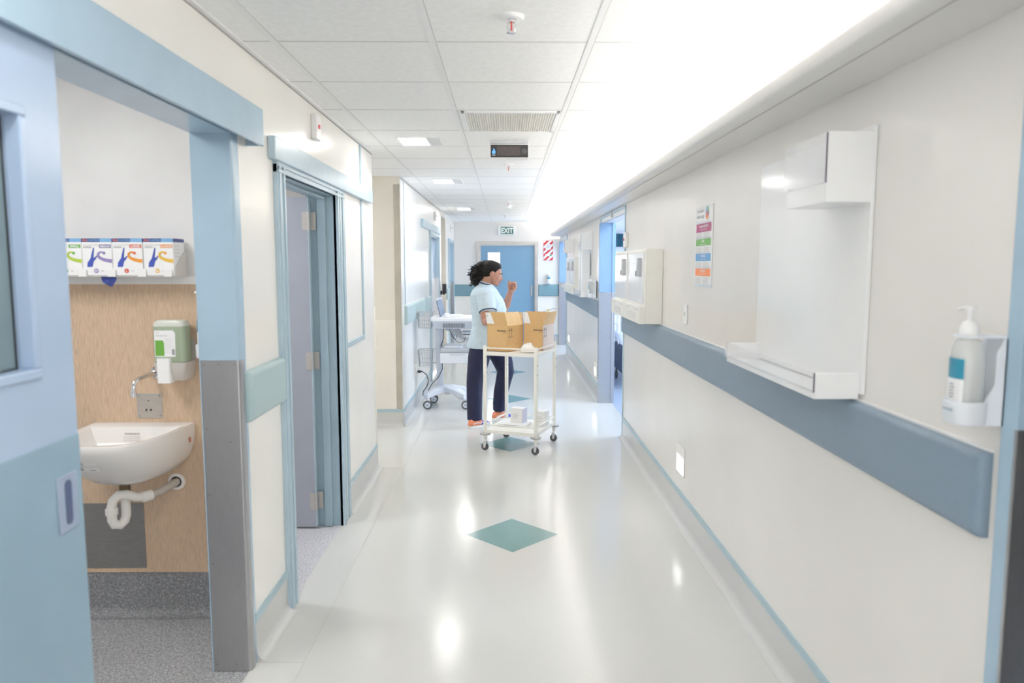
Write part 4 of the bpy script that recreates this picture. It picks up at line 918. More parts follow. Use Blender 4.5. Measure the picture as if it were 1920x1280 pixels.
nightlight(12.22, 0.355, 0.16, 'lit night light low at the far end of the right wall')
def callpoint(X, sgn, y, z, h, label):
    t = thing('call_indicator', label, 'call indicator', (X, y, z))
    MB().box(X + sgn * 0.001, X + sgn * 0.03, y - 0.05, y + 0.05, z - h / 2, z + h / 2).build('case', WHITE, t, bevel=0.005)
    MB().cyl((X + sgn * 0.03, y + (0.0 if sgn < 0 else 0.0), z + 0.005), (X + sgn * 0.036, y, z + 0.005), 0.012, 12).build('red_lamp', REDL, t)
callpoint(XL, 1, 3.88, 2.253, 0.125, 'white call indicator with red lamp above the second left doorway')
callpoint(XR, -1, 6.47, 1.768, 0.13, 'white call indicator with red lamp beside the middle right doorway')
callpoint(XL, 1, 10.36, 2.22, 0.12, 'white call indicator with red lamp over the far left blue door')
callpoint(XL, 1, 13.4, 2.20, 0.12, 'white call indicator over the last left door')

# ------------------------------------------------------------------ ceiling fittings
def sprinkler(x, y, label):
    t = thing('sprinkler', label, 'sprinkler', (x, y, ZC), group='ceiling sprinklers')
    MB().lathe([(0.042, 0.004), (0.042, -0.004), (0.036, -0.010), (0.018, -0.012), (0.014, -0.004)], (x, y, ZC), 24).build('escutcheon', WHITE, t)
    b = MB(); b.cyl((x, y, ZC - 0.008), (x, y, ZC - 0.020), 0.011, 12)
    for s in (-1, 1): b.tube([(x + s * 0.011, y, ZC - 0.018), (x + s * 0.013, y, ZC - 0.035), (x + s * 0.006, y, ZC - 0.052)], 0.0028, 6)
    b.lathe([(0.0155, -0.052), (0.0155, -0.0545), (0.004, -0.056)], (x, y, ZC), 14); b.build('frame', CHROME, t)
    MB().cyl((x, y, ZC - 0.020), (x, y, ZC - 0.048), 0.0032, 8).build('glass_bulb', REDL, t)
sprinkler(0.022, 2.53, 'nearest ceiling sprinkler with a red bulb at the top of the picture')
sprinkler(0.03, 6.15, 'ceiling sprinkler just behind the black display')
sprinkler(0.04, 9.75, 'ceiling sprinkler in front of the smoke detector')
sprinkler(0.0, 12.2, 'farthest ceiling sprinkler above the end door')
t = thing('smoke_detector', 'round white smoke detector on the far ceiling', 'smoke detector', (0.045, 10.36, ZC))
MB().lathe([(0.058, 0.003), (0.060, -0.010), (0.052, -0.016)], (0.045, 10.36, ZC), 24).build('base', WHITE, t)
MB().lathe([(0.045, -0.014), (0.045, -0.034), (0.036, -0.046), (0.010, -0.048)], (0.045, 10.36, ZC), 24).build('sensor_head', WHITE, t)
t = thing('air_vent', 'ivory slatted air vent in the ceiling before the display', 'air vent', (0.03, 4.34, ZC))
vx0, vx1, vy0, vy1 = -0.236, 0.298, 4.04, 4.64
b = MB()
for q in ((vx0, vx1, vy0, vy0 + .03), (vx0, vx1, vy1 - .03, vy1), (vx0, vx0 + .02, vy0, vy1), (vx1 - .02, vx1, vy0, vy1)): b.box(q[0], q[1], q[2], q[3], ZC - 0.008, ZC + 0.003)
b.build('frame', WHITE, t, bevel=0.002)
MB().box(vx0 + .02, vx1 - .02, vy0 + .03, vy1 - .03, ZC + 0.0005, ZC + 0.003).build('backing', GRILLD, t)
b = MB(); nv = 36
for i in range(nv):
    x = vx0 + 0.024 + (vx1 - vx0 - 0.048) * (i + 0.5) / nv; b.box(x - 0.0042, x + 0.0042, vy0 + .03, vy1 - .03, ZC - 0.006, ZC + 0.0005)
b.build('slats', GRILL, t, smooth=0)
def downlight(y0, y1, label):
    t = thing('ceiling_light', label, 'ceiling light', (-0.56, (y0 + y1) / 2, ZC), group='recessed ceiling lights')
    b = MB(); a0, a1 = -0.705, -0.415
    for q in ((a0, a1, y0 - .012, y0), (a0, a1, y1, y1 + .012), (a0, a0 + .012, y0, y1), (a1 - .012, a1, y0, y1), (-0.515, -0.505, y0, y1)): b.box(q[0], q[1], q[2], q[3], ZC - 0.006, ZC + 0.003)
    b.build('frame', WHITE, t, bevel=0.0015)
    MB().box(a0 + .012, -0.515, y0, y1, ZC - 0.003, ZC + 0.002).build('diffuser', GLOW, t)
    g = MB()
    for i in range(7): g.box(-0.505 + 0.011 * i, -0.505 + 0.011 * i + 0.004, y0, y1, ZC - 0.004, ZC + 0.001)
    g.box(-0.505, a1 - .012, y0, y1, ZC + 0.0005, ZC + 0.002); g.build('louver', mat('louver pale', (222, 224, 228), .5, amt=.01), t, smooth=0)
downlight(4.862, 5.155, 'nearest lit square ceiling light left of the black display')
downlight(7.215, 7.54, 'middle lit ceiling light above the side passage corner')
downlight(10.75, 11.2, 'farthest lit ceiling light before the end wall')
downlight(0.9, 1.2, 'added fill light overhead, out of view, nearer than the air vent')  # unseen fixture, added as overhead fill
downlight(-1.2, -0.9, 'added fill light out of view, behind the near right doorway')  # unseen fixture behind the camera, added as fill
# display
t = thing('call_display', 'black message display hanging from the ceiling', 'display', (0.03, 5.0, ZC))
MB().box(-0.098, 0.157, 4.985, 5.05, 2.255, 2.352).build('case', WHITE, t, bevel=0.003)
MB().box(-0.096, 0.155, 4.99, 5.04, 2.355, ZC).build('ceiling_bracket', mat('bracket pale metal', (206, 208, 216), .35, .4, amt=.02), t)
MB().box(-0.095, 0.154, 4.9825, 4.985, 2.263, 2.344).build('black_face', BLACK, t)
MB().box(-0.052, 0.100, 4.981, 4.9825, 2.273, 2.332).build('dot_screen', SCREEN, t)
MB().lathe([(0.019, 4.9825), (0.019, 4.981), (0.014, 4.9805)], (0.128, 0, 2.302), 20, 'y').build('speaker', mat('speaker grey', (66, 66, 70), .5, amt=.2, nscale=400), t)
b = MB(); fl = [(-0.086, 2.290), (-0.076, 2.284), (-0.064, 2.288), (-0.062, 2.298), (-0.068, 2.312), (-0.074, 2.324), (-0.077, 2.316), (-0.076, 2.306), (-0.080, 2.308), (-0.085, 2.300)]
b.poly([(x, 4.9817, z) for x, z in fl]); b.build('flame_emblem', mat('emblem blue', (70, 140, 230), .4, emit=.4, ecol=(70, 140, 230)), t, smooth=0)
b = MB()
for k in range(4): b.box(-0.084 + 0.0055 * k, -0.080 + 0.0055 * k, 4.9813, 4.9818, 2.275, 2.280)
b.build('emblem_bars', PAPER, t, smooth=0)


# ------------------------------------------------------------------ service cart
CA = math.radians(-21.1); CC = Vector((0.1315, 6.22, 0))
def cw(x, y, z=0): return Vector((CC.x + x * math.cos(CA) - y * math.sin(CA), CC.y + x * math.sin(CA) + y * math.cos(CA), z))
t = thing('service_cart', 'white metal two shelf cart on castors carrying the open cardboard boxes', 'cart', CC, CA)
hx, hy = 0.2235, 0.25
for sx in (-1, 1):
    for sy in (-1, 1):
        X, Y = sx * hx, sy * hy
        b = MB(); b.tube([(X, Y, 0.095), (X, Y, 0.882)], 0.0155, 14); b.lathe([(0.0155, 0.882), (0.012, 0.887), (0.003, 0.889)], (X, Y, 0), 14)
        for z in (0.74, 0.665): b.cyl((X + 0.014, Y, z), (X + 0.0185, Y, z), 0.005, 8, m=1)
        b.build('post', [WHITEC, DARK], t, local=True)
        b = MB(); b.lathe([(0.016, 0.137), (0.043, 0.137), (0.046, 0.143), (0.043, 0.149), (0.016, 0.149)], (X, Y, 0), 24); b.build('bumper_disc', mat('bumper disc grey', (160, 160, 156), .5, amt=.03), t, local=True)
        k = MB(); k.cyl((X, Y, 0.078), (X, Y, 0.097), 0.012, 12); k.lathe([(0.021, 0.078), (0.024, 0.072), (0.018, 0.066)], (X, Y, 0), 16)
        for s in (-1, 1): k.prism([(X - 0.014, 0.074), (X + 0.014, 0.074), (X + 0.006, 0.026), (X - 0.012, 0.026)], 'y', Y + s * 0.014 - 0.0015, Y + s * 0.014 + 0.0015)
        k.cyl((X - 0.003, Y - 0.018, 0.032), (X - 0.003, Y + 0.018, 0.032), 0.005, 8)
        cs = k.build('castor', CHROME, t, local=True)
        w_ = MB(); w_.lathe([(0.010, -0.011), (0.027, -0.011), (0.032, -0.007), (0.032, 0.007), (0.027, 0.011), (0.010, 0.011)], (X - 0.003, Y, 0.0325), 22, 'y'); w_.build('wheel', DARK, cs, local=True)
def shelf(nm, z, rz):
    b = MB(); b.box(-hx, hx, -hy, hy, z, z + 0.006)
    for s in (-1, 1): b.box(-hx, hx, s * hy - 0.009, s * hy + 0.009, z - 0.022, z + 0.008); b.box(s * hx - 0.009, s * hx + 0.009, -hy, hy, z - 0.022, z + 0.008)
    sh = b.build(nm, WHITEC, t, local=True, bevel=0.003)
    b = MB()
    for s in (-1, 1): b.cyl((-hx, s * hy, rz), (hx, s * hy, rz), 0.0055, 8); b.cyl((s * hx, -hy, rz), (s * hx, hy, rz), 0.0055, 8)
    b.build('guard_rail', WHITEC, sh, local=True)
shelf('top_shelf', 0.828, 0.868); shelf('bottom_shelf', 0.172, 0.222)
ZT = 0.8365
# ---------------- cardboard boxes
def carton(label, M, ang_l, wl, wr, h, side_mat, flap):
    """open carton; M near vertical edge, wl along the left face, wr along the right face"""
    t = thing('cardboard_box', label, 'box', (M[0], M[1], ZT), group=None)
    a = Vector((math.cos(ang_l), math.sin(ang_l), 0)); bdir = Vector((math.sin(ang_l), -math.cos(ang_l), 0))
    if bdir.y < 0: bdir = -bdir
    O = Vector((M[0], M[1], ZT)); T = 0.004
    P = lambda u, v, z: O + a * u + bdir * v + Vector((0, 0, z))
    def slab(bb, u0, u1, v0, v1, z0, z1, m=0):
        vs = [P(u0, v0, z0), P(u1, v0, z0), P(u1, v1, z0), P(u0, v1, z0), P(u0, v0, z1), P(u1, v0, z1), P(u1, v1, z1), P(u0, v1, z1)]
        bb.add(vs, [(0, 3, 2, 1), (4, 5, 6, 7), (0, 1, 5, 4), (1, 2, 6, 5), (2, 3, 7, 6), (3, 0, 4, 7)], m)
    b = MB(); slab(b, 0, wl, 0, T, 0, h); slab(b, 0, wl, wr - T, wr, 0, h); slab(b, 0, T, 0, wr, 0, h, 1); slab(b, wl - T, wl, 0, wr, 0, h); slab(b, 0, wl, 0, wr, 0, T)
    b.build('carton_body', [CARD, side_mat], t, smooth=0)
    def flp(edge, tilt, L, m, skew=0.02, nm='flap'):
        bb = MB()
        out = {'l': -bdir, 'r': -a, 'bl': bdir, 'br': a}[edge]
        e = {'l': (P(0, 0, h), P(wl, 0, h)), 'r': (P(0, 0, h), P(0, wr, h)), 'bl': (P(0, wr, h), P(wl, wr, h)), 'br': (P(wl, 0, h), P(wl, wr, h))}[edge]
        up = Vector((0, 0, 1)); d = (up * math.cos(tilt) + out * math.sin(tilt)) * L; n = (out * math.cos(tilt) - up * math.sin(tilt)) * 0.003
        sk = (e[1] - e[0]).normalized() * skew
        v = [e[0], e[1], e[1] + d - sk, e[0] + d + sk]
        bb.add([p for p in v] + [p - n for p in v], [(0, 1, 2, 3), (7, 6, 5, 4), (0, 4, 5, 1), (1, 5, 6, 2), (2, 6, 7, 3), (3, 7, 4, 0)])
        o = bb.build(nm, m, t, smooth=0)
        return v, out, o
    v, n, fl = flp('l', flap[0], 0.115, CARD)
    # paper label on the left-face flap
    lb = MB(); q = lambda s, r: v[0] + (v[1] - v[0]) * s + (v[3] - v[0]) * r + n * 0.0015
    lb.poly([q(0.62, 0.12), q(0.985, 0.12), q(0.95, 0.93), q(0.70, 0.93)])
    for k in range(3): lb.poly([q(0.86 - .0 * k, 0.80 - 0.10 * k), q(0.93, 0.80 - 0.10 * k), q(0.93, 0.85 - 0.10 * k), q(0.86, 0.85 - 0.10 * k)], 1)
    lb.build('address_label', [PAPER, INKG], fl, smooth=0, norm=False)
    v2, n2, f2 = flp('r', flap[1], 0.115, CARDL if flap[4] else TAPE if False else CARDL)
    flp('bl', flap[2], 0.10, CARDL); flp('br', flap[3], 0.10, CARD)
    b = MB(); xd = -a; yo = -bdir * 0.0012
    b.text('MICROSHIELD', 0.017, P(wl * 0.5, 0, h * 0.775) + yo, xd, DZ, bold=0.03, sx=0.85); b.text('500mL x 12', 0.009, P(wl * 0.22, 0, h * 0.70) + yo, xd, DZ, sx=0.85)
    ax = bdir; xo = -a * 0.0012
    for k in range(2):
        o = P(0, wr * (0.09 + 0.15 * k) + 0.004, h * 0.60) + xo
        b.poly([o + ax * -0.0022, o + ax * 0.0022, o + ax * 0.0022 + Vector((0, 0, .045)), o + ax * -0.0022 + Vector((0, 0, .045))])
        b.poly([o + ax * -0.010 + Vector((0, 0, .043)), o + ax * 0.010 + Vector((0, 0, .043)), o + Vector((0, 0, .068))])
    o = P(0, wr * 0.16 + 0.006, h * 0.55) + xo; b.poly([o - ax * 0.035, o + ax * 0.035, o + ax * 0.035 + Vector((0, 0, .005)), o - ax * 0.035 + Vector((0, 0, .005))])
    b.build('print', INK, t, smooth=0, norm=False)
    return t
carton('open cardboard box nearer the nurse, label on its raised flap', (0.02, 6.035), math.radians(146.5), 0.203, 0.245, 0.214, CARD, (0.12, -0.35, 0.15, 0.1, 1))
carton('open cardboard box at the cart corner with taped pale side', (0.318, 6.130), math.radians(153), 0.178, 0.235, 0.212, mat('pale taped card', (222, 204, 190), .35, amt=.03), (0.02, 0.30, 0.1, -0.1, 0))
b = MB(); R = []
random.seed(3)
for i in range(10):
    ph = PI * (i + 0.5) / 10 / 2 * 1.0; rr = math.cos(ph); z = 0.068 * math.sin(ph)
    R.append([(0.190 + (0.066 * rr) * math.cos(a) * random.uniform(0.9, 1.1) * (1 + 0.10 * math.sin(5 * a + i * 2.1) + 0.06 * math.sin(11 * a + i)), 6.012 + (0.046 * rr) * math.sin(a) * (1 + 0.12 * math.cos(4 * a + i * 1.7)), ZT + z * (1 + 0.12 * math.sin(3 * a + i)) * random.uniform(0.86, 1.14) + 0.0005) for a in [2 * PI * j / 28 for j in range(28)]])
b.rings(R); tag(b.build('plastic_bag', BAG, smooth=50), 'crumpled white plastic bag on the cart top before the boxes', 'bag')
def rbox(name, label, cat, c, sx, sy, sz, ang, mats, faces=None, group=None, bev=0.002):
    t = thing(name, label, cat, c, ang, group)
    MB().box(-sx / 2, sx / 2, -sy / 2, sy / 2, 0, sz).build('carton', mats[0], t, local=True, bevel=bev)
    if len(mats) > 1: MB().box(sx / 2, sx / 2 + 0.0008, -sy / 2 + 0.003, sy / 2 - 0.003, 0.003, sz - 0.003).build('printed_side', mats[1], t, local=True)
    b = MB()
    for k in range(4): b.box(-sx * 0.3, sx * (0.1 + 0.05 * (k % 3)), -sy / 2 - 0.0006, -sy / 2, sz * (0.3 + 0.1 * k), sz * (0.3 + 0.1 * k) + 0.003)
    b.build('print', INKG, t, local=True, smooth=0)
ZB = 0.1787
rbox('paper_pad', 'flat pad of white papers on the lower cart shelf', 'paper', (0.085, 6.235, ZB), 0.25, 0.17, 0.022, math.radians(-17), [PAPER])
rbox('carton', 'white carton with lilac side lying on the lower cart shelf', 'carton', (0.118, 6.262, ZB + 0.0225), 0.115, 0.09, 0.125, math.radians(-30), [mat('white print carton', (236, 236, 236), .6, amt=.02), LILAC])
rbox('carton', 'plain white carton at the right of the lower cart shelf', 'carton', (0.316, 6.245, ZB), 0.10, 0.10, 0.125, math.radians(-22), [MATS['white print carton']])

# ------------------------------------------------------------------ computer trolley
t = thing('computer_trolley', 'pale grey computer workstation trolley on castors behind the nurse', 'trolley', (-0.68, 8.02, 0))
b = MB(); b.box(-0.752, -0.715, 8.0, 8.09, 0.19, 0.985); b.box(-0.715, -0.682, 8.01, 8.08, 0.19, 0.985); b.box(-0.7165, -0.713, 7.998, 8.0, 0.2, 0.95); b.build('mast', LGREY, t, bevel=0.006)
def slab_poly(pts, z0, z1): return MB().prism(pts, 'z', z0, z1)
def rr2(x0, x1, y0, y1, r, n=5): return [(p[0], p[1]) for p in rrect((x0 + x1) / 2, (y0 + y1) / 2, (x1 - x0) / 2, (y1 - y0) / 2, r, 0, n)]
slab_poly(rr2(-0.795, -0.27, 7.78, 8.24, 0.05), 0.955, 0.992).build('worktop', mat('worktop white', (238, 240, 244), .3, amt=.01), t, bevel=0.006)
slab_poly(rr2(-0.72, -0.34, 7.80, 8.18, 0.03), 0.992, 0.998).build('work_mat', mat('work mat', (228, 232, 240), .4, amt=.01), t)
b = MB(); b.rings([[(x, y, 0.955) for x, y in rr2(-0.785, -0.28, 7.79, 8.23, 0.05)], [(x, y, 0.90) for x, y in rr2(-0.77, -0.29, 7.81, 8.21, 0.05)], [(x, y, 0.87) for x, y in rr2(-0.735, -0.31, 7.86, 8.18, 0.04)]])
ub = b.build('console', LGREY, t, smooth=40)
b = MB()
for k in range(14): b.box(-0.66 + 0.017 * k, -0.652 + 0.017 * k, 7.795 - 0.0, 7.83, 0.885, 0.935)
b.build('vent_slots', mat('slot shadow', (120, 124, 134), .6, amt=.02), ub, smooth=0)
b = MB(); b.prism([(-0.66, 0.87), (-0.50, 0.87), (-0.47, 0.78), (-0.42, 0.755), (-0.36, 0.745), (-0.36, 0.735), (-0.45, 0.735), (-0.52, 0.77), (-0.56, 0.83), (-0.66, 0.85)], 'y', 7.95, 8.10); b.build('tray_arm', GREYP, t, bevel=0.006)
slab_poly(rr2(-0.46, -0.26, 7.85, 8.2, 0.02), 0.79, 0.80).build('keyboard_tray', WHITE, t, bevel=0.003)
slab_poly(rr2(-0.47, -0.25, 7.86, 8.19, 0.02), 0.815, 0.832).build('keyboard', mat('keyboard pale', (210, 214, 222), .4, amt=.05, nscale=90), t, bevel=0.003)
b = slab_poly(rr2(-0.70, -0.33, 7.83, 8.2, 0.02), 0.615, 0.655); b.build('mid_shelf', GREYP, t, bevel=0.006)
slab_poly(rr2(-0.66, -0.46, 7.86, 8.12, 0.03), 0.655, 0.685).build('battery_cover', mat('battery cover', (216, 222, 232), .25, amt=.01), t, bevel=0.008)
dw = MB().box(-0.70, -0.335, 7.835, 8.19, 0.50, 0.613).build('drawer', mat('drawer white', (236, 238, 244), .35, amt=.01), t, bevel=0.005)
MB().box(-0.60, -0.43, 7.831, 7.835, 0.59, 0.602).build('drawer_grip', LGREY, dw, bevel=0.002)
# base: spider of arms
b = MB()
def arm(p0, p1, w0, w1, z0a, z1a, z0b, z1b):
    p0, p1 = Vector(p0), Vector(p1); d = (p1 - p0).normalized(); n = Vector((-d.y, d.x, 0)); R = []
    for k in range(7):
        u = k / 6; p = p0 + (p1 - p0) * u; w = w0 + (w1 - w0) * u; lo = z0a + (z0b - z0a) * u ** 2; hi = z1a + (z1b - z1a) * u ** 2
        R.append([(p.x + n.x * w * s, p.y + n.y * w * s, z) for s, z in ((-1, lo), (1, lo), (1, hi - .012), (.75, hi), (-.75, hi), (-1, hi - .012))])
    b.rings(R)
hub = (-0.66, 8.03, 0)
for e in ((-0.86, 7.84, 0), (-0.42, 7.84, 0), (-0.82, 8.22, 0), (-0.44, 8.26, 0)): arm(hub, e, 0.075, 0.04, 0.17, 0.235, 0.115, 0.165)
b.build('base', LGREY, t, smooth=40)
for X, Y in ((-0.845, 7.855), (-0.432, 7.850), (-0.81, 8.21), (-0.45, 8.25)):
    k = MB(); k.cyl((X, Y, 0.095), (X, Y, 0.13), 0.014, 12); cs = k.build('castor_stem', CHROME, t)
    f_ = MB(); f_.prism([(X - 0.038, 0.105), (X + 0.034, 0.105), (X + 0.034, 0.08), (X + 0.03, 0.045), (X - 0.01, 0.035), (X - 0.036, 0.06)], 'y', Y - 0.012, Y + 0.012); f_.build('castor_fork', WHITE, cs, bevel=0.006)
    w_ = MB()
    for s in (-1, 1): w_.lathe([(0.008, -0.009), (0.042, -0.009), (0.047, -0.005), (0.047, 0.005), (0.042, 0.009), (0.008, 0.009)], (X + 0.006, Y + s * 0.024, 0.0475), 24, 'y')
    wh = w_.build('wheel', DARK, cs)
    h_ = MB()
    for s in (-1, 1): h_.lathe([(0.004, -0.0105), (0.030, -0.0105), (0.032, -0.009), (0.032, 0.009), (0.030, 0.0105), (0.004, 0.0105)], (X + 0.006, Y + s * 0.024, 0.0475), 20, 'y')
    h_.build('wheel_hub', LGREY, wh)
    MB().cyl((X + 0.006, Y - 0.038, 0.0475), (X + 0.006, Y + 0.038, 0.0475), 0.006, 8).build('axle', DARK, wh)
b = MB(); b.box(-0.66, -0.60, 7.93, 7.97, 0.145, 0.165); b.tube([(-0.58, 7.93, 0.16), (-0.50, 7.90, 0.10), (-0.44, 7.90, 0.12)], 0.004, 6); b.build('foot_pedal', GREYP, t)
b = MB(); b.tube([(-0.672, 7.99, 0.87), (-0.668, 7.97, 0.80), (-0.675, 7.97, 0.74), (-0.70, 7.99, 0.67)], 0.0045, 6); b.tube([(-0.60, 7.9, 0.86), (-0.56, 7.87, 0.78), (-0.53, 7.86, 0.755), (-0.515, 7.86, 0.80), (-0.54, 7.86, 0.81), (-0.555, 7.86, 0.77), (-0.50, 7.85, 0.72), (-0.44, 7.85, 0.735), (-0.42, 7.87, 0.80)], 0.0035, 6)
b.tube([(-0.69, 7.985, 0.50), (-0.685, 7.98, 0.42), (-0.73, 7.97, 0.33), (-0.80, 7.93, 0.26), (-0.84, 7.90, 0.19)], 0.005, 6); b.build('cable', BLACK, t)
b = MB(); b.tube([(-0.962, 8.02, 0.385), (-0.91, 8.0, 0.39), (-0.86, 7.97, 0.36), (-0.835, 7.93, 0.30), (-0.85, 7.90, 0.235), (-0.885, 7.86, 0.19), (-0.89, 7.84, 0.15)], 0.0055, 8)
b.cyl((-0.962, 8.02, 0.385), (-0.925, 8.01, 0.387), 0.015, 10)
tag(b.build('power_lead', BLACK), 'black power cord plugged into the left wall behind the trolley', 'cord')
b = MB(); b.box(XL + 0.001, XL + 0.012, 7.96, 8.08, 0.34, 0.43); b.box(XL + 0.012, XL + 0.0225, 8.0, 8.04, 0.37, 0.40)
tag(b.build('power_socket', WHITEC, bevel=0.002), 'cream wall socket low on the far left wall', 'socket')
def basket(z0, z1, label):
    t = thing('wire_basket', label, 'basket', (-0.865, 7.98, z0))
    x0, x1, y0, y1 = -0.945, -0.790, 7.90, 8.04; b = MB(); r = 0.0022
    ta = 0.012
    def ringz(z, k): return [(x0 + ta * (1 - k), y0 + ta * (1 - k), z), (x1 - ta * (1 - k), y0 + ta * (1 - k), z), (x1 - ta * (1 - k), y1 - ta * (1 - k), z), (x0 + ta * (1 - k), y1 - ta * (1 - k), z)]
    for i in range(5):
        q = ringz(z0 + (z1 - z0) * i / 4, i / 4)
        for a_, b_ in zip(q, q[1:] + q[:1]): b.cyl(a_, b_, r * (1.7 if i == 4 else 1), 6)
    lo, hi = ringz(z0, 0), ringz(z1, 1)
    for s in range(4):
        for k in range(6):
            u = k / 6; A = Vector(lo[s]).lerp(Vector(lo[(s + 1) % 4]), u); B = Vector(hi[s]).lerp(Vector(hi[(s + 1) % 4]), u); b.cyl(A, B, r, 6)
    for k in range(1, 6):
        u = k / 6; b.cyl(Vector(lo[0]).lerp(Vector(lo[1]), u), Vector(lo[3]).lerp(Vector(lo[2]), u), r, 6)
    b.build('wire_body', WIRE, t)
    b = MB(); b.tube([(-0.792, 8.02, z1), (-0.775, 8.03, z1 + 0.006), (-0.7525, 8.04, z1 - 0.01)], 0.004, 6); b.tube([(-0.80, 8.02, z0 + 0.03), (-0.775, 8.03, z0 + 0.03), (-0.7525, 8.04, z0 + 0.03)], 0.004, 6); b.build('hook', WIRE, t)
basket(0.872, 1.045, 'upper wire basket of papers hung beside the trolley mast')
basket(0.452, 0.635, 'lower wire basket of papers hung beside the trolley mast')
for z, lab in ((0.877, 'folded white papers in the upper wire basket'), (0.457, 'folded white papers in the lower wire basket')):
    b = MB()
    for k in range(3): b.box(-0.905 + 0.004 * k, -0.815 - 0.006 * k, 7.94 + 0.022 * k, 7.955 + 0.022 * k, z, z + 0.125 - 0.012 * k)
    tag(b.build('paper_bundle', PAPER, bevel=0.002), lab, 'paper')
lt = thing('laptop', 'open laptop with dark screen on the trolley worktop', 'laptop', (-0.70, 8.0, 0.998))
Mx = rot('Z', math.radians(-5)) @ rot('Y', math.radians(-13))
b = MB(); b.obox((-0.700, 8.02, 1.092), 0.014, 0.30, 0.205, Mx); sc_ = b.build('lid', mat('laptop lid silver', (200, 204, 212), .3, .3, amt=.02), lt, bevel=0.003)
b = MB(); b.obox(Vector((-0.700, 8.02, 1.090)) + Mx @ Vector((0.0078, 0, 0)), 0.001, 0.285, 0.18, Mx); b.build('screen', LAPS, sc_)
b = MB(); b.obox(Vector((-0.700, 8.02, 1.092)) + Mx @ Vector((0, -0.1515, -0.012)), 0.0125, 0.002, 0.18, Mx); b.build('screen_side', LAPS, sc_)
MB().box(-0.675, -0.47, 7.88, 8.16, 0.9985, 1.010).build('keyboard_base', mat('laptop base white', (232, 234, 240), .35, amt=.02), lt, bevel=0.003)
b = MB(); b.lathe([(0.03, 1.0), (0.033, 1.005), (0.030, 1.035), (0.022, 1.040)], (-0.622, 7.835, -0.0015), 20); tag(b.build('lid_cup', WHITE), 'small white plastic tub on the trolley worktop', 'tub')
b = MB(); b.box(XL + 0.001, XL + 0.03, 11.22, 11.32, 1.10, 1.16); b.rings([rrect(-0.925, 11.27, 0.03, 0.045, 0.012, z) for z in (1.115, 1.15, 1.215, 1.262)]); b.tube([(-0.965, 11.27, 1.13), (-0.93, 11.27, 1.10), (-0.915, 11.27, 1.14)], 0.012, 8)
tag(b.build('wall_scanner', BLACK, bevel=0.003), 'small black device mounted on the far left wall above the laptop', 'device')

# ------------------------------------------------------------------ nurse
P0 = Vector((-0.19, 7.05, 0))
n = thing('person', 'person in light blue tunic and navy trousers with one hand raised, behind the cart', 'person', P0)
HC = Vector((-0.122, 7.05, 1.470))
Fw = Vector((0.965, 0.06, -0.25)).normalized(); Lf = Vector((0, 0, 1)).cross(Fw).normalized(); Up = Fw.cross(Lf).normalized()
HM = Matrix((Fw, Lf, Up)).transposed()
H = lambda x, y, z: HC + HM @ Vector((x, y, z))
b = MB()
E_ = lambda c, rx, ry, rz: b.ell(H(*c), rx, ry, rz, HM, 20, 12)
E_((-.012, 0, .03), .092, .073, .085); E_((.030, 0, -.025), .060, .058, .085); E_((.036, 0, -.072), .046, .045, .034); E_((.070, 0, -.093), .018, .020, .016)
E_((.072, 0, .022), .018, .048, .011); E_((.086, 0, -.055), .012, .022, .007); E_((.084, 0, -.069), .012, .019, .007)
for s in (-1, 1): E_((.052, s * .034, -.03), .027, .024, .026); E_((-.004, s * .071, -.008), .019, .009, .032); E_((-.002, s * .078, -.006), .014, .006, .026)
b.tube([H(.084, 0, .012), H(.094, 0, -.01), H(.101, 0, -.030), H(.090, 0, -.041)], [.008, .010, .013, .010], 10)
for s in (-1, 1): E_((.096, s * .011, -.036), .010, .008, .008)
b.tube([H(-.03, 0, -.03), H(-.04, 0, -.08), (-0.185, 7.05, 1.36), (-0.19, 7.05, 1.28)], [.055, .054, .058, .07], 16)
# torso core and limbs under the clothes
def tor(rows, shrink=0.0, nn=28, pw=0.85):
    R = []
    for z, cx, rx, ry in rows:
        R.append([(cx + math.copysign(abs(math.cos(a)) ** pw, math.cos(a)) * (rx - shrink), 7.05 + math.copysign(abs(math.sin(a)) ** pw, math.sin(a)) * (ry - shrink), z) for a in [2 * PI * j / nn for j in range(nn)]])
    return R
TOR = [(0.768, -.176, .198, .222), (0.80, -.172, .192, .218), (0.87, -.165, .176, .205), (0.97, -.160, .158, .190), (1.05, -.158, .160, .187), (1.13, -.155, .170, .190), (1.20, -.170, .164, .193), (1.27, -.190, .142, .188), (1.315, -.193, .118, .165), (1.345, -.190, .092, .12), (1.368, -.185, .068, .075)]
b.rings(tor([r for r in TOR if r[0] > .79], 0.02)); b.ell((-0.19, 7.05, .80), .13, .17, .10)
RS, RE, RW = Vector((-.195, 6.885, 1.275)), Vector((-.178, 6.79, 1.03)), Vector((-.095, 6.56, 1.055))
LS, LE, LW = Vector((-.165, 7.225, 1.275)), Vector((-.012, 7.29, 1.085)), Vector((.052, 7.20, 1.285))
b.tube([RS, RS.lerp(RE, .5), RE, RE.lerp(RW, .35), RW], [.058, .05, .042, .043, .028], 14); b.ell(RE, .042, .042, .042)
b.tube([LS, LS.lerp(LE, .5), LE, LE.lerp(LW, .35), LW, LW + Vector((.004, 0, .02))], [.058, .05, .042, .042, .029, .027], 14); b.ell(LE, .042, .042, .042)
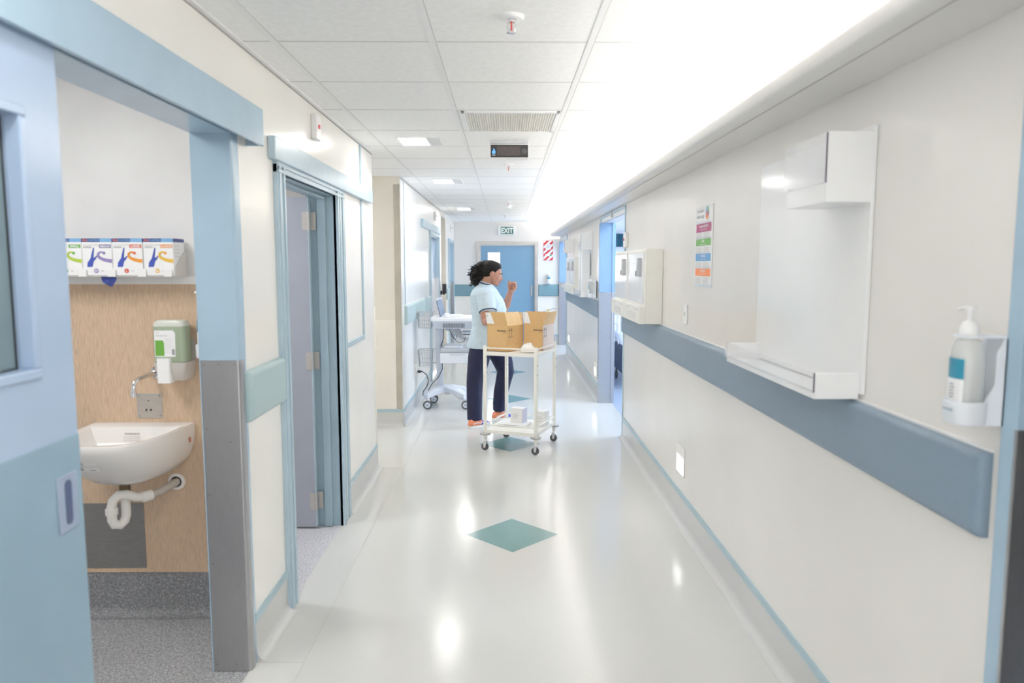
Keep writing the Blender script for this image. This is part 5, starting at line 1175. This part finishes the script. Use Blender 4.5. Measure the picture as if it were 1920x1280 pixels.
# raised left hand
b.ell((.056, 7.197, 1.338), .030, .019, .052)
for i in range(4):
    z = 1.380 - .0235 * i; ln = (.036, .042, .040, .030)[i]
    b.tube([(.058, 7.198, z - .004), (.072, 7.196, z), (.072 + ln * .75, 7.186, z + .003), (.070 + ln, 7.170, z - .001), (.064 + ln * .85, 7.156, z - .005), (.052 + ln * .5, 7.152, z - .006)], [.011, .0115, .0105, .0095, .0088, .007], 10)
b.tube([(.044, 7.190, 1.312), (.036, 7.180, 1.345), (.036, 7.174, 1.378), (.042, 7.173, 1.405)], [.016, .0135, .0115, .0085], 10)
# near hand resting on the box rim
hd_ = (Vector((-.02, 6.395, 1.075)) - RW).normalized(); sd = hd_.cross(Vector((0, 0, 1))).normalized()
b.ell(RW + hd_ * .055, .03, .05, .022, None)
for i in range(4):
    o = RW + hd_ * .085 + sd * (.027 - .018 * i); L_ = (.06, .068, .064, .05)[i]
    b.tube([o - hd_ * .03, o, o + hd_ * L_ * .5 + Vector((0, 0, .006)), o + hd_ * L_ * .85 + Vector((0, 0, -.008)), o + hd_ * L_ * .95 + Vector((0, 0, -.02))], [.010, .010, .009, .008, .006], 8)
o = RW + hd_ * .03 + sd * .025; b.tube([o, o + sd * .025 + hd_ * .02, o + sd * .03 + hd_ * .05], [.013, .011, .008], 8)
# legs
RL = [((-.225, 6.965, .80), .105), ((-.25, 6.955, .66), .092), ((-.285, 6.945, .46), .062), ((-.295, 6.945, .30), .056), ((-.298, 6.945, .07), .042)]
LL = [((-.12, 7.135, .80), .105), ((-.04, 7.175, .65), .092), ((.004, 7.215, .50), .066), ((-.038, 7.25, .30), .056), ((-.058, 7.275, .08), .042)]
for lg in (RL, LL): b.tube([p for p, r in lg], [r * .85 for p, r in lg], 16)
body = b.remesh('body', SKIN, n, voxel=0.0048, it=3)
# face details
for s in (-1, 1):
    b = MB(); b.ell(H(.083, s * .030, .002), .010, .013, .008, HM, 12, 8); ey = b.build('eye', EYEW, n)
    b = MB(); b.ell(H(.0905, s * .031, .001), .004, .0055, .0055, HM, 10, 6); b.build('iris', EYED, ey)
    b = MB(); b.tube([H(.092, s * .012, .019), H(.092, s * .03, .024), H(.078, s * .052, .017)], [.003, .004, .002], 6); b.build('eyebrow', HAIR, n)
    b = MB(); b.tube([H(.094, s * .018, .006), H(.0945, s * .031, .011), H(.082, s * .045, .006)], [.0022, .003, .0018], 6); b.build('eyelash', EYED, n)
b = MB(); b.ell(H(.0925, 0, -.056), .008, .020, .0048, HM, 12, 8); b.ell(H(.0905, 0, -.068), .008, .018, .0055, HM, 12, 8); b.build('lips', LIPS, n)
# hair
b = MB(); b.ell(H(-.024, 0, .040), .097, .079, .084, HM, 24, 14); b.ell(H(-.05, 0, .005), .062, .074, .07, HM, 20, 12); b.ell(H(.02, 0, .068), .052, .062, .052, HM, 18, 10)
random.seed(11)
PC = Vector((-.254, 7.05, 1.468))
b.ell(PC + Vector((.018, 0, .022)), .062, .054, .088); b.ell(PC + Vector((-.005, 0, -.035)), .048, .044, .06); b.ell((-.220, 7.05, 1.55), .055, .05, .038)
for k in range(110):
    th = random.uniform(0, 2 * PI); ph = math.asin(random.uniform(-1, 1)); r = random.uniform(.011, .021)
    p = PC + Vector((.064 * math.cos(ph) * math.cos(th) + .012 * math.sin(ph) * 1.0, .056 * math.cos(ph) * math.sin(th), .112 * math.sin(ph)))
    p.x += max(0, (p.z - PC.z)) * .35
    b.ell(p, r, r, r, None, 10, 6)
for k in range(46):
    th = random.uniform(PI * .55, PI * 1.45); z = random.uniform(-.10, .09)
    p = PC + Vector((.05 * math.cos(th), .05 * math.sin(th), z)); q = [p]
    for j in range(5): q.append(q[-1] + Vector((math.cos(th) * .010 + random.uniform(-.006, .006), math.sin(th) * .009 + random.uniform(-.008, .008), random.uniform(-.016, .008))))
    b.tube(q, [.007, .0062, .0055, .005, .004, .003], 6)
hr = b.remesh('hair', HAIR, n, voxel=0.0042, it=2)
b = MB(); b.lathe([(0.030, -0.006), (0.036, 0.0), (0.030, 0.006)], (0, 0, 0), 18, 'x'); rm = rot('Y', math.radians(-25)); b.v = [tuple(rm @ Vector(p) + Vector((-.188, 7.05, 1.548))) for p in b.v]
b.build('hair_tie', mat('indigo hair tie', (60, 62, 130), .6), n)
# tunic
b = MB(); b.rings(tor(TOR))
def sleeve(S_, E2, k=0.62):
    e = S_.lerp(E2, k); d = (E2 - S_).normalized()
    b.ell(S_ + Vector((0.004, 0, -.004)), .088, .078, .075)
    b.tube([S_, S_.lerp(E2, k * .5), e], [.080, .082, .080], 18)
    return e, d
er = sleeve(RS + Vector((.012, 0, 0)), RE + Vector((.03, 0, .02)), .70); el = sleeve(LS, LE, .62)
tn = b.remesh('tunic', TUNIC, n, voxel=0.006, it=4)
for e, d in (er, el):
    u = d.orthogonal().normalized(); v = d.cross(u); b = MB()
    b.tube([e + d * -.006 + (u * math.cos(a) + v * math.sin(a)) * .078 for a in [2 * PI * i / 24 for i in range(25)]], .0062, 6, caps=False)
    b.build('sleeve_piping', PIPING, n)
b = MB(); b.tube([(-.185 + .074 * math.cos(a), 7.05 + .080 * math.sin(a), 1.366 - .020 * math.cos(a) + .006) for a in [2 * PI * i / 28 for i in range(29)]], .0068, 6, caps=False)
b.build('collar_piping', PIPING, n)
b = MB(); R = []
for z, k in ((1.352, 1.1), (1.372, 1.0), (1.386, .92)): R.append([(-.184 + .070 * k * math.cos(a), 7.05 + .076 * k * math.sin(a), z - .022 * math.cos(a)) for a in [2 * PI * i / 28 for i in range(28)]])
b.rings(R, caps=False); b.build('collar', TUNIC, n)
# trousers
b = MB(); b.ell((-.185, 7.05, .82), .130, .165, .10)
b.tube([(-.225, 6.965, .82), (-.25, 6.955, .67), (-.272, 6.948, .55), (-.290, 6.945, .44), (-.294, 6.945, .30), (-.293, 6.945, .16), (-.293, 6.945, .075)], [.104, .106, .092, .080, .076, .073, .072], 20)
b.tube([(-.11, 7.135, .82), (-.05, 7.17, .68), (-.015, 7.20, .58), (.004, 7.215, .50), (-.018, 7.235, .40), (-.042, 7.25, .29), (-.057, 7.27, .17), (-.057, 7.275, .10)], [.104, .108, .096, .086, .078, .073, .068, .066], 20)
tz = b.remesh('trousers', NAVYT, n, voxel=0.0065, it=3)
# shoes
def shoe(hx_, hy_, yaw, z0, pitch=0.0):
    M = Matrix.Rotation(yaw, 3, 'Z') @ Matrix.Rotation(pitch, 3, 'Y'); O = Vector((hx_, hy_, z0))
    def W(R): return [[O + M @ Vector(p) for p in r] for r in R]
    def ring(x, w, z0_, z1_, cy=0): return [(x, cy + w * math.cos(a), z0_ + (z1_ - z0_) * (0.5 + 0.5 * math.sin(a))) for a in [2 * PI * i / 16 for i in range(16)]]
    s1 = MB(); s1.rings(W([ring(0.004, .022, .022, .06), ring(.02, .033, .018, .09), ring(.06, .037, .018, .102), ring(.10, .038, .018, .088), ring(.14, .042, .018, .070)])); up = s1.build('shoe', SHOEO, n, smooth=60)
    s2 = MB(); s2.rings(W([ring(.128, .0405, .017, .0735), ring(.17, .046, .017, .062), ring(.21, .044, .017, .053), ring(.24, .032, .018, .042), ring(.252, .012, .02, .032)])); s2.build('shoe_toe', SHOEB, up, smooth=60)
    s3 = MB(); pl = [(0, 0.0), (.006, .024), (.03, .036), (.09, .036), (.16, .046), (.21, .047), (.245, .032), (.258, 0.0)]
    pts = pl + [(x, -y) for x, y in pl[-2:0:-1]]
    s3.rings(W([[(x, y, 0.0) for x, y in pts], [(x, y * 1.02, .010) for x, y in pts], [(x, y, .026) for x, y in pts]])); s3.build('shoe_sole', SOLE, up, smooth=40)
    s4 = MB()
    for k in range(4): s4.tube([O + M @ Vector((.10 + .017 * k, -.024, .092 - .006 * k)), O + M @ Vector((.103 + .017 * k, 0, .098 - .008 * k)), O + M @ Vector((.10 + .017 * k, .024, .092 - .006 * k))], .0026, 5)
    for s in (-1, 1): s4.tube([O + M @ Vector((.03, s * .0375, .045)), O + M @ Vector((.075, s * .0405, .055)), O + M @ Vector((.115, s * .041, .042)), O + M @ Vector((.135, s * .043, .055))], .004, 5)
    s4.build('shoe_lace', SOLE, up)
shoe(-.345, 6.875, math.radians(42), 0.0015)
shoe(-.128, 7.24, math.radians(28), 0.0015)

# ------------------------------------------------------------------ ward interior seen through the middle right doorway
t = thing('hospital_bed', 'white linen covered bed just inside the middle right doorway', 'bed', (1.95, 9.6, 0))
MB().box(1.44, 2.6, 8.95, 10.1, 0.55, 0.70).build('mattress', SHEET, t, bevel=0.04, seg=3)
MB().box(1.42, 2.62, 8.93, 9.7, 0.60, 0.715).build('blanket', mat('blanket pale blue', (214, 224, 244), .85, amt=.02), t, bevel=0.04, seg=3)
b = MB(); b.box(1.46, 2.58, 8.98, 10.08, 0.47, 0.55); b.box(1.50, 1.56, 9.1, 10.0, 0.16, 0.47); b.box(2.48, 2.54, 9.1, 10.0, 0.16, 0.47); b.build('bed_frame', mat('bed frame navy', (40, 56, 90), .5, amt=.03), t, bevel=0.005)
for X in (1.53, 2.51):
    for Y in (9.1, 10.0): MB().lathe([(0.01, -.015), (.05, -.015), (.055, 0), (.05, .015), (.01, .015)], (X, Y, 0.055), 18, 'x').cyl((X, Y, .055), (X, Y, .17), .012, 8).build('castor', DARK, t)
b = MB()
for z in (0.80, 0.92): b.cyl((1.43, 9.15, z), (1.43, 9.85, z), 0.012, 8)
for y in (9.2, 9.5, 9.8): b.cyl((1.43, y, 0.56), (1.43, y, 0.92), 0.01, 8)
b.build('side_rail', WHITE, t)
t = thing('curtain', 'dark teal curtain band high inside the middle right ward', 'curtain', (1.9, 10.3, 1.95))
b = MB(); pts = [(1.3 + 0.025 * i, 10.30 + 0.018 * math.sin(i * 1.3)) for i in range(60)]
b.add([(x, y, 1.80) for x, y in pts] + [(x, y, 1.98) for x, y in pts], [(i, i + 1, 61 + i, 60 + i) for i in range(59)]); b.build('cloth', TEALC, t, norm=False)
MB().cyl((1.25, 10.3, 2.0), (2.9, 10.3, 2.0), 0.012, 10).build('rail', CHROME, t)

# ------------------------------------------------------------------ lights
def area(name, loc, size, sy, power, col=(1, 1, 1), rx=0, ry=0, rz=0):
    l = bpy.data.lights.new(name, 'AREA'); l.shape = 'RECTANGLE'; l.size = size; l.size_y = sy; l.energy = power; l.color = col
    o = bpy.data.objects.new(name, l); COL.objects.link(o); o.location = loc; o.rotation_euler = (rx, ry, rz); return o
area('washroom_lamp', (-1.9, 1.9, 2.40), 0.6, 0.9, 7.5, (1, 0.98, 0.95))
area('side_room_lamp', (-2.2, 3.7, 2.35), 0.6, 0.4, 8, (0.97, 0.97, 1), rx=0)
area('passage_lamp', (-2.4, 6.2, 2.36), 0.6, 0.6, 6, (1, 0.98, 0.95))
area('ward_window_lamp', (3.9, 7.6, 1.5), 1.6, 1.6, 26, (0.68, 0.83, 1), ry=PI / 2)
area('ward_lamp', (2.0, 7.4, 2.38), 1.0, 1.2, 14, (0.72, 0.86, 1))
area('far_ward_window_lamp', (3.9, 13.2, 1.5), 1.6, 1.6, 26, (0.68, 0.83, 1), ry=PI / 2)
area('far_ward_lamp', (2.0, 13.3, 2.38), 1.0, 1.0, 14, (0.72, 0.86, 1))

wd = bpy.data.worlds.new('World'); S.world = wd; wd.use_nodes = True
bg = wd.node_tree.nodes['Background']; bg.inputs[0].default_value = (1.0, 0.98, 0.96, 1); bg.inputs[1].default_value = 0.62

# ------------------------------------------------------------------ camera
cd = bpy.data.cameras.new('Camera'); cam = bpy.data.objects.new('Camera', cd); COL.objects.link(cam); S.camera = cam
cd.sensor_width = 36.0; cd.lens = 1378.5 / 1920 * 36.0; cd.clip_start = 0.05; cd.clip_end = 60
cam.location = (0, 0, 1.555); cam.rotation_euler = (PI / 2 - 0.1042, 0, -0.00945)
cd.dof.use_dof = True; cd.dof.focus_distance = 6.6; cd.dof.aperture_fstop = 3.2
S.view_settings.view_transform = 'Standard'; S.view_settings.look = 'None'; S.view_settings.exposure = 1.62; S.view_settings.gamma = 1.25
S.cycles.use_denoising = True; S.cycles.max_bounces = 10; S.cycles.diffuse_bounces = 6; S.cycles.glossy_bounces = 4; S.cycles.transparent_max_bounces = 12
S.cycles.sample_clamp_indirect = 6.0
